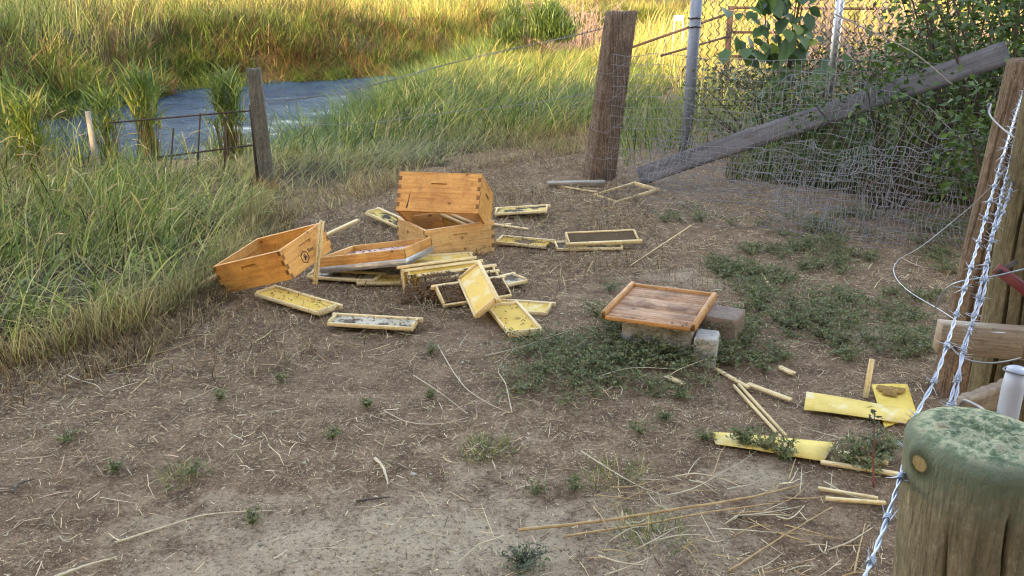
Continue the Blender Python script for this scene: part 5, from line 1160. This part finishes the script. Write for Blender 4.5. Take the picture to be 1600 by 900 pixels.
# ------------------------------------------------------------------ reeds, bushes, shrub, vine
def reed(px, py, d, h, n, spread, label, stemh=.5):
    c = atd(px, py, d); z = float(zf(c[0], d)); o = empty('reed_clump', label, 'reeds', (c[0], d, z), group='reed clumps at the creek edge'); q = rng.normal(0, .05, (n, 2)); b = MB()
    m = n//3; a = rng.random(m)*6.28; b.add(*blades(np.concatenate([q[:m], np.full((m, 1), -.02)], 1), rng.uniform(.7, 1, m)*h*stemh*1.2, .014, a, rng.uniform(.0, .14, m), rng.uniform(0, .15, m), pal(m, [BR, (.16, .15, .06), G1], [2, 2, 1]), 4)); link('stems', b.mesh('stems', M['grass']), o)
    b = MB(); zz_ = rng.uniform(stemh*.75, 1.0, n)*h; p = np.concatenate([q*1.6, (zz_*.8)[:, None]], 1); a = rng.random(n)*6.28
    b.add(*blades(p, rng.uniform(.5, 1, n)*spread, .016, a, rng.uniform(.1, .8, n), rng.uniform(.3, 1.2, n), pal(n, [G2, G3, YG, BLU], [4, 2, 1, 1.5]), 4)); link('leaves', b.mesh('leaves', M['grass']), o)
reed(238, 272, 8.9, 1.05, 330, .42, 'tall reed clump with bare brown stems in front of the water')
reed(366, 268, 8.9, 1.0, 330, .40, 'leafy reed clump beside the small grey post')
reed(178, 268, 9.0, .75, 200, .36, 'shorter reed clump behind the pale metal stake')
reed(60, 300, 8.2, .8, 380, .4, 'broad reed clump at the left end of the wire panel', .3)
reed(20, 240, 9.6, .85, 360, .5, 'reed clump on the near bank behind the broad one', .3)
def bush(name, label, cat, c, rx, ry, h, n, size, cols, twigs=24, aspect=.5, z0=None, droop=.3, tw_mat='bark', clumps=14, blade=False):
    z = float(zf(c[0], c[1])) if z0 is None else z0; o = empty(name, label, cat, (c[0], c[1], z)); b = MB(); tips = []
    for k in range(twigs):
        a = rng.random()*6.28; q = rng.random()**.5; t = np.array([rx*q*math.cos(a), ry*q*math.sin(a), h*rng.uniform(.35, .95)]); tips.append(t)
        P = smoothpath([[t[0]*.1, t[1]*.1, -.05], t*[.5, .5, .55], t], 7); b.add(*tube(P, np.linspace(.018, .004, 7), 5, False))
    link('stems', b.mesh('stems', M[tw_mat], True), o)
    cc = np.array(tips)[rng.choice(len(tips), min(clumps, len(tips)), False)]; k = rng.integers(0, len(cc), n); p = rng.normal(0, 1, (n, 3)); p /= np.linalg.norm(p, axis=1)[:, None]
    p = cc[k]+p*rng.random((n, 1))**.5*np.array([rx, ry, h*.55])*.42; p = p[p[:, 2] > .02]; n = len(p); b = MB()
    if blade: b.add(*blades(p, rng.uniform(.5, 1, n)*size, size*.05, rng.random(n)*6.28, rng.uniform(.1, .9, n), rng.uniform(.2, 1.2, n), pal(n, cols), 4))
    else: b.add(*leafset(p, rng.uniform(.6, 1.3, n)*size, pal(n, cols, None, .22), droop=droop, aspect=aspect))
    link('foliage', b.mesh('foliage', M['leaf']), o); return o
LG = [(.045, .105, .022), (.07, .14, .03), (.035, .08, .02), (.09, .16, .035)]
bush('leafy_shrub', 'leafy green shrub swallowing the upper end of the slanting plank', 'shrub', (3.75, 6.35), 1.0, .8, 2.3, 5200, .06, LG, 40, .6, clumps=30)
bush('leafy_shrub', 'dark shrub overhanging the chain-link fence against the light', 'shrub', (3.9, 7.5), .95, .6, 2.5, 2600, .055, [(.03, .055, .015), (.05, .08, .02)], 36, .6, clumps=22)
bush('leafy_shrub', 'low dark green bush behind the rolled woven wire', 'shrub', (3.0, 6.75), .8, .5, 1.0, 1500, .045, [(.035, .075, .02), (.05, .10, .03)], 26, .55, clumps=18)
bush('leafy_shrub', 'shrub growing beside the greyish brown post', 'shrub', (3.15, 5.35), .42, .35, 1.15, 1800, .05, LG, 18, .6, clumps=12)
bush('leafy_shrub', 'broad-leaved weeds at the foot of the chain-link fence', 'shrub', (3.1, 8.7), 1.0, .3, .65, 700, .09, [(.05, .12, .04), (.07, .15, .05)], 20, .7)
bush('leafy_shrub', 'low thicket of weeds between pipe post and plank', 'shrub', (2.6, 8.5), .8, .4, .9, 1300, .05, [(.06, .11, .03), (.09, .13, .04), (.12, .11, .05)], 20, .5)
bush('leafy_shrub', 'tall dark shrub filling the corner behind the slanting plank', 'shrub', (5.0, 8.3), 1.3, .8, 2.7, 4200, .07, [(.03, .06, .015), (.045, .085, .02), (.02, .045, .012)], 40, .6, clumps=30)
bush('leafy_shrub', 'shaggy dark thicket behind the foot of the chain-link fence', 'shrub', (3.6, 10.2), 1.6, .5, 1.25, 3200, .07, [(.04, .075, .02), (.06, .10, .03), (.10, .09, .04)], 40, .5, clumps=30)
# vine with large leaves
c = atd(1215, 120, 9.0); o = empty('climbing_vine', 'vine with large drooping leaves climbing the chain-link fence', 'vine', (c[0], c[1], 0)); b = MB()
for k in range(6): x_ = rng.normal(0, .12); b.add(*tube(smoothpath([[x_, .1, 0], [x_*.5+.05, 0, .7], [x_*1.5, -.05, 1.4], [x_*2, -.05, 2.2]], 14), np.linspace(.012, .004, 14), 5, False))
link('stems', b.mesh('stems', M['bark'], True), o)
lv = MB(); V, _, T, C = leafset(np.zeros((1, 3)), 1.0, np.array([[.06, .13, .035]]), 0, .8); 
base = np.array([[0, 0, 0], [.35, .38, .05], [.75, .28, .02], [1.05, 0, -.12], [.75, -.28, .02], [.35, -.38, .05], [.5, 0, -.04]])
leafm = []
for cc in ((.05, .115, .035), (.07, .15, .045), (.04, .09, .04), (.16, .24, .05)): leafm.append(MB().add(base, None, [[0, 1, 6], [1, 2, 6], [2, 3, 6], [3, 4, 6], [4, 5, 6], [5, 0, 6]], cc).mesh('leaf', M['leaf']))
for k in range(170):
    z = rng.uniform(.7, 2.1); x_ = rng.normal(0, .22)+.12*math.sin(z*3); sz = rng.uniform(.10, .21); e = Euler((rng.normal(0, .5), rng.uniform(.3, 1.3), rng.uniform(-2.6, -.5)))
    ob = link('leaf', leafm[int(rng.choice(4, p=[.4, .3, .22, .08]))], o, (x_, rng.normal(-.1, .08), z)); ob.rotation_euler = e; ob.scale = (sz, sz, sz)
# far bank bushes
c = atd(835, 50, 27); bush('grassy_bush', 'dark green arching bush overhanging the far water', 'bush', (c[0], 27.0), 1.2, .8, 1.75, 3400, .55, [(.03, .065, .015), (.05, .095, .02), G1, G2], 30, blade=True, z0=-.35)
c = atd(915, 40, 31)
def brush(label, c, rx, h, n, z0, mat):
    o = empty('dead_brush', label, 'brush', (c[0], c[1], z0)); b = MB()
    for k in range(n):
        a = rng.random()*6.28; q = rx*rng.random()**.5; p0 = np.array([q*.4*math.cos(a), q*.4*math.sin(a), 0]); p2 = np.array([q*1.2*math.cos(a+rng.normal(0, .6)), q*math.sin(a), h*rng.uniform(.3, 1)]); b.add(*tube(smoothpath([p0, (p0+p2)/2+rng.normal(0, .15, 3), p2, p2+rng.normal(0, .3, 3)], 8), np.linspace(.022, .006, 8), 3, False))
    link('twigs', b.mesh('twigs', M[mat]), o)
s_ = NT('dead_twigs'); M['deadtwig'] = s_.principled((.26, .19, .16), .85)
brush('pinkish grey dead brush tangle on the far bank', (c[0]-.2, 31.0), 1.5, 1.9, 220, -.3, 'deadtwig')
brush('grey driftwood branch at the far water edge', (atd(915, 70, 29)[0], 29.0), .7, .7, 40, -.4, 'deadtwig')
s_ = NT('dry_hill_scrub')
c = atd(1380, 60, 13.5); brush('brownish dry brush behind the chain-link fence', (c[0], 13.5), 1.6, 1.7, 240, 0.0, 'deadtwig')
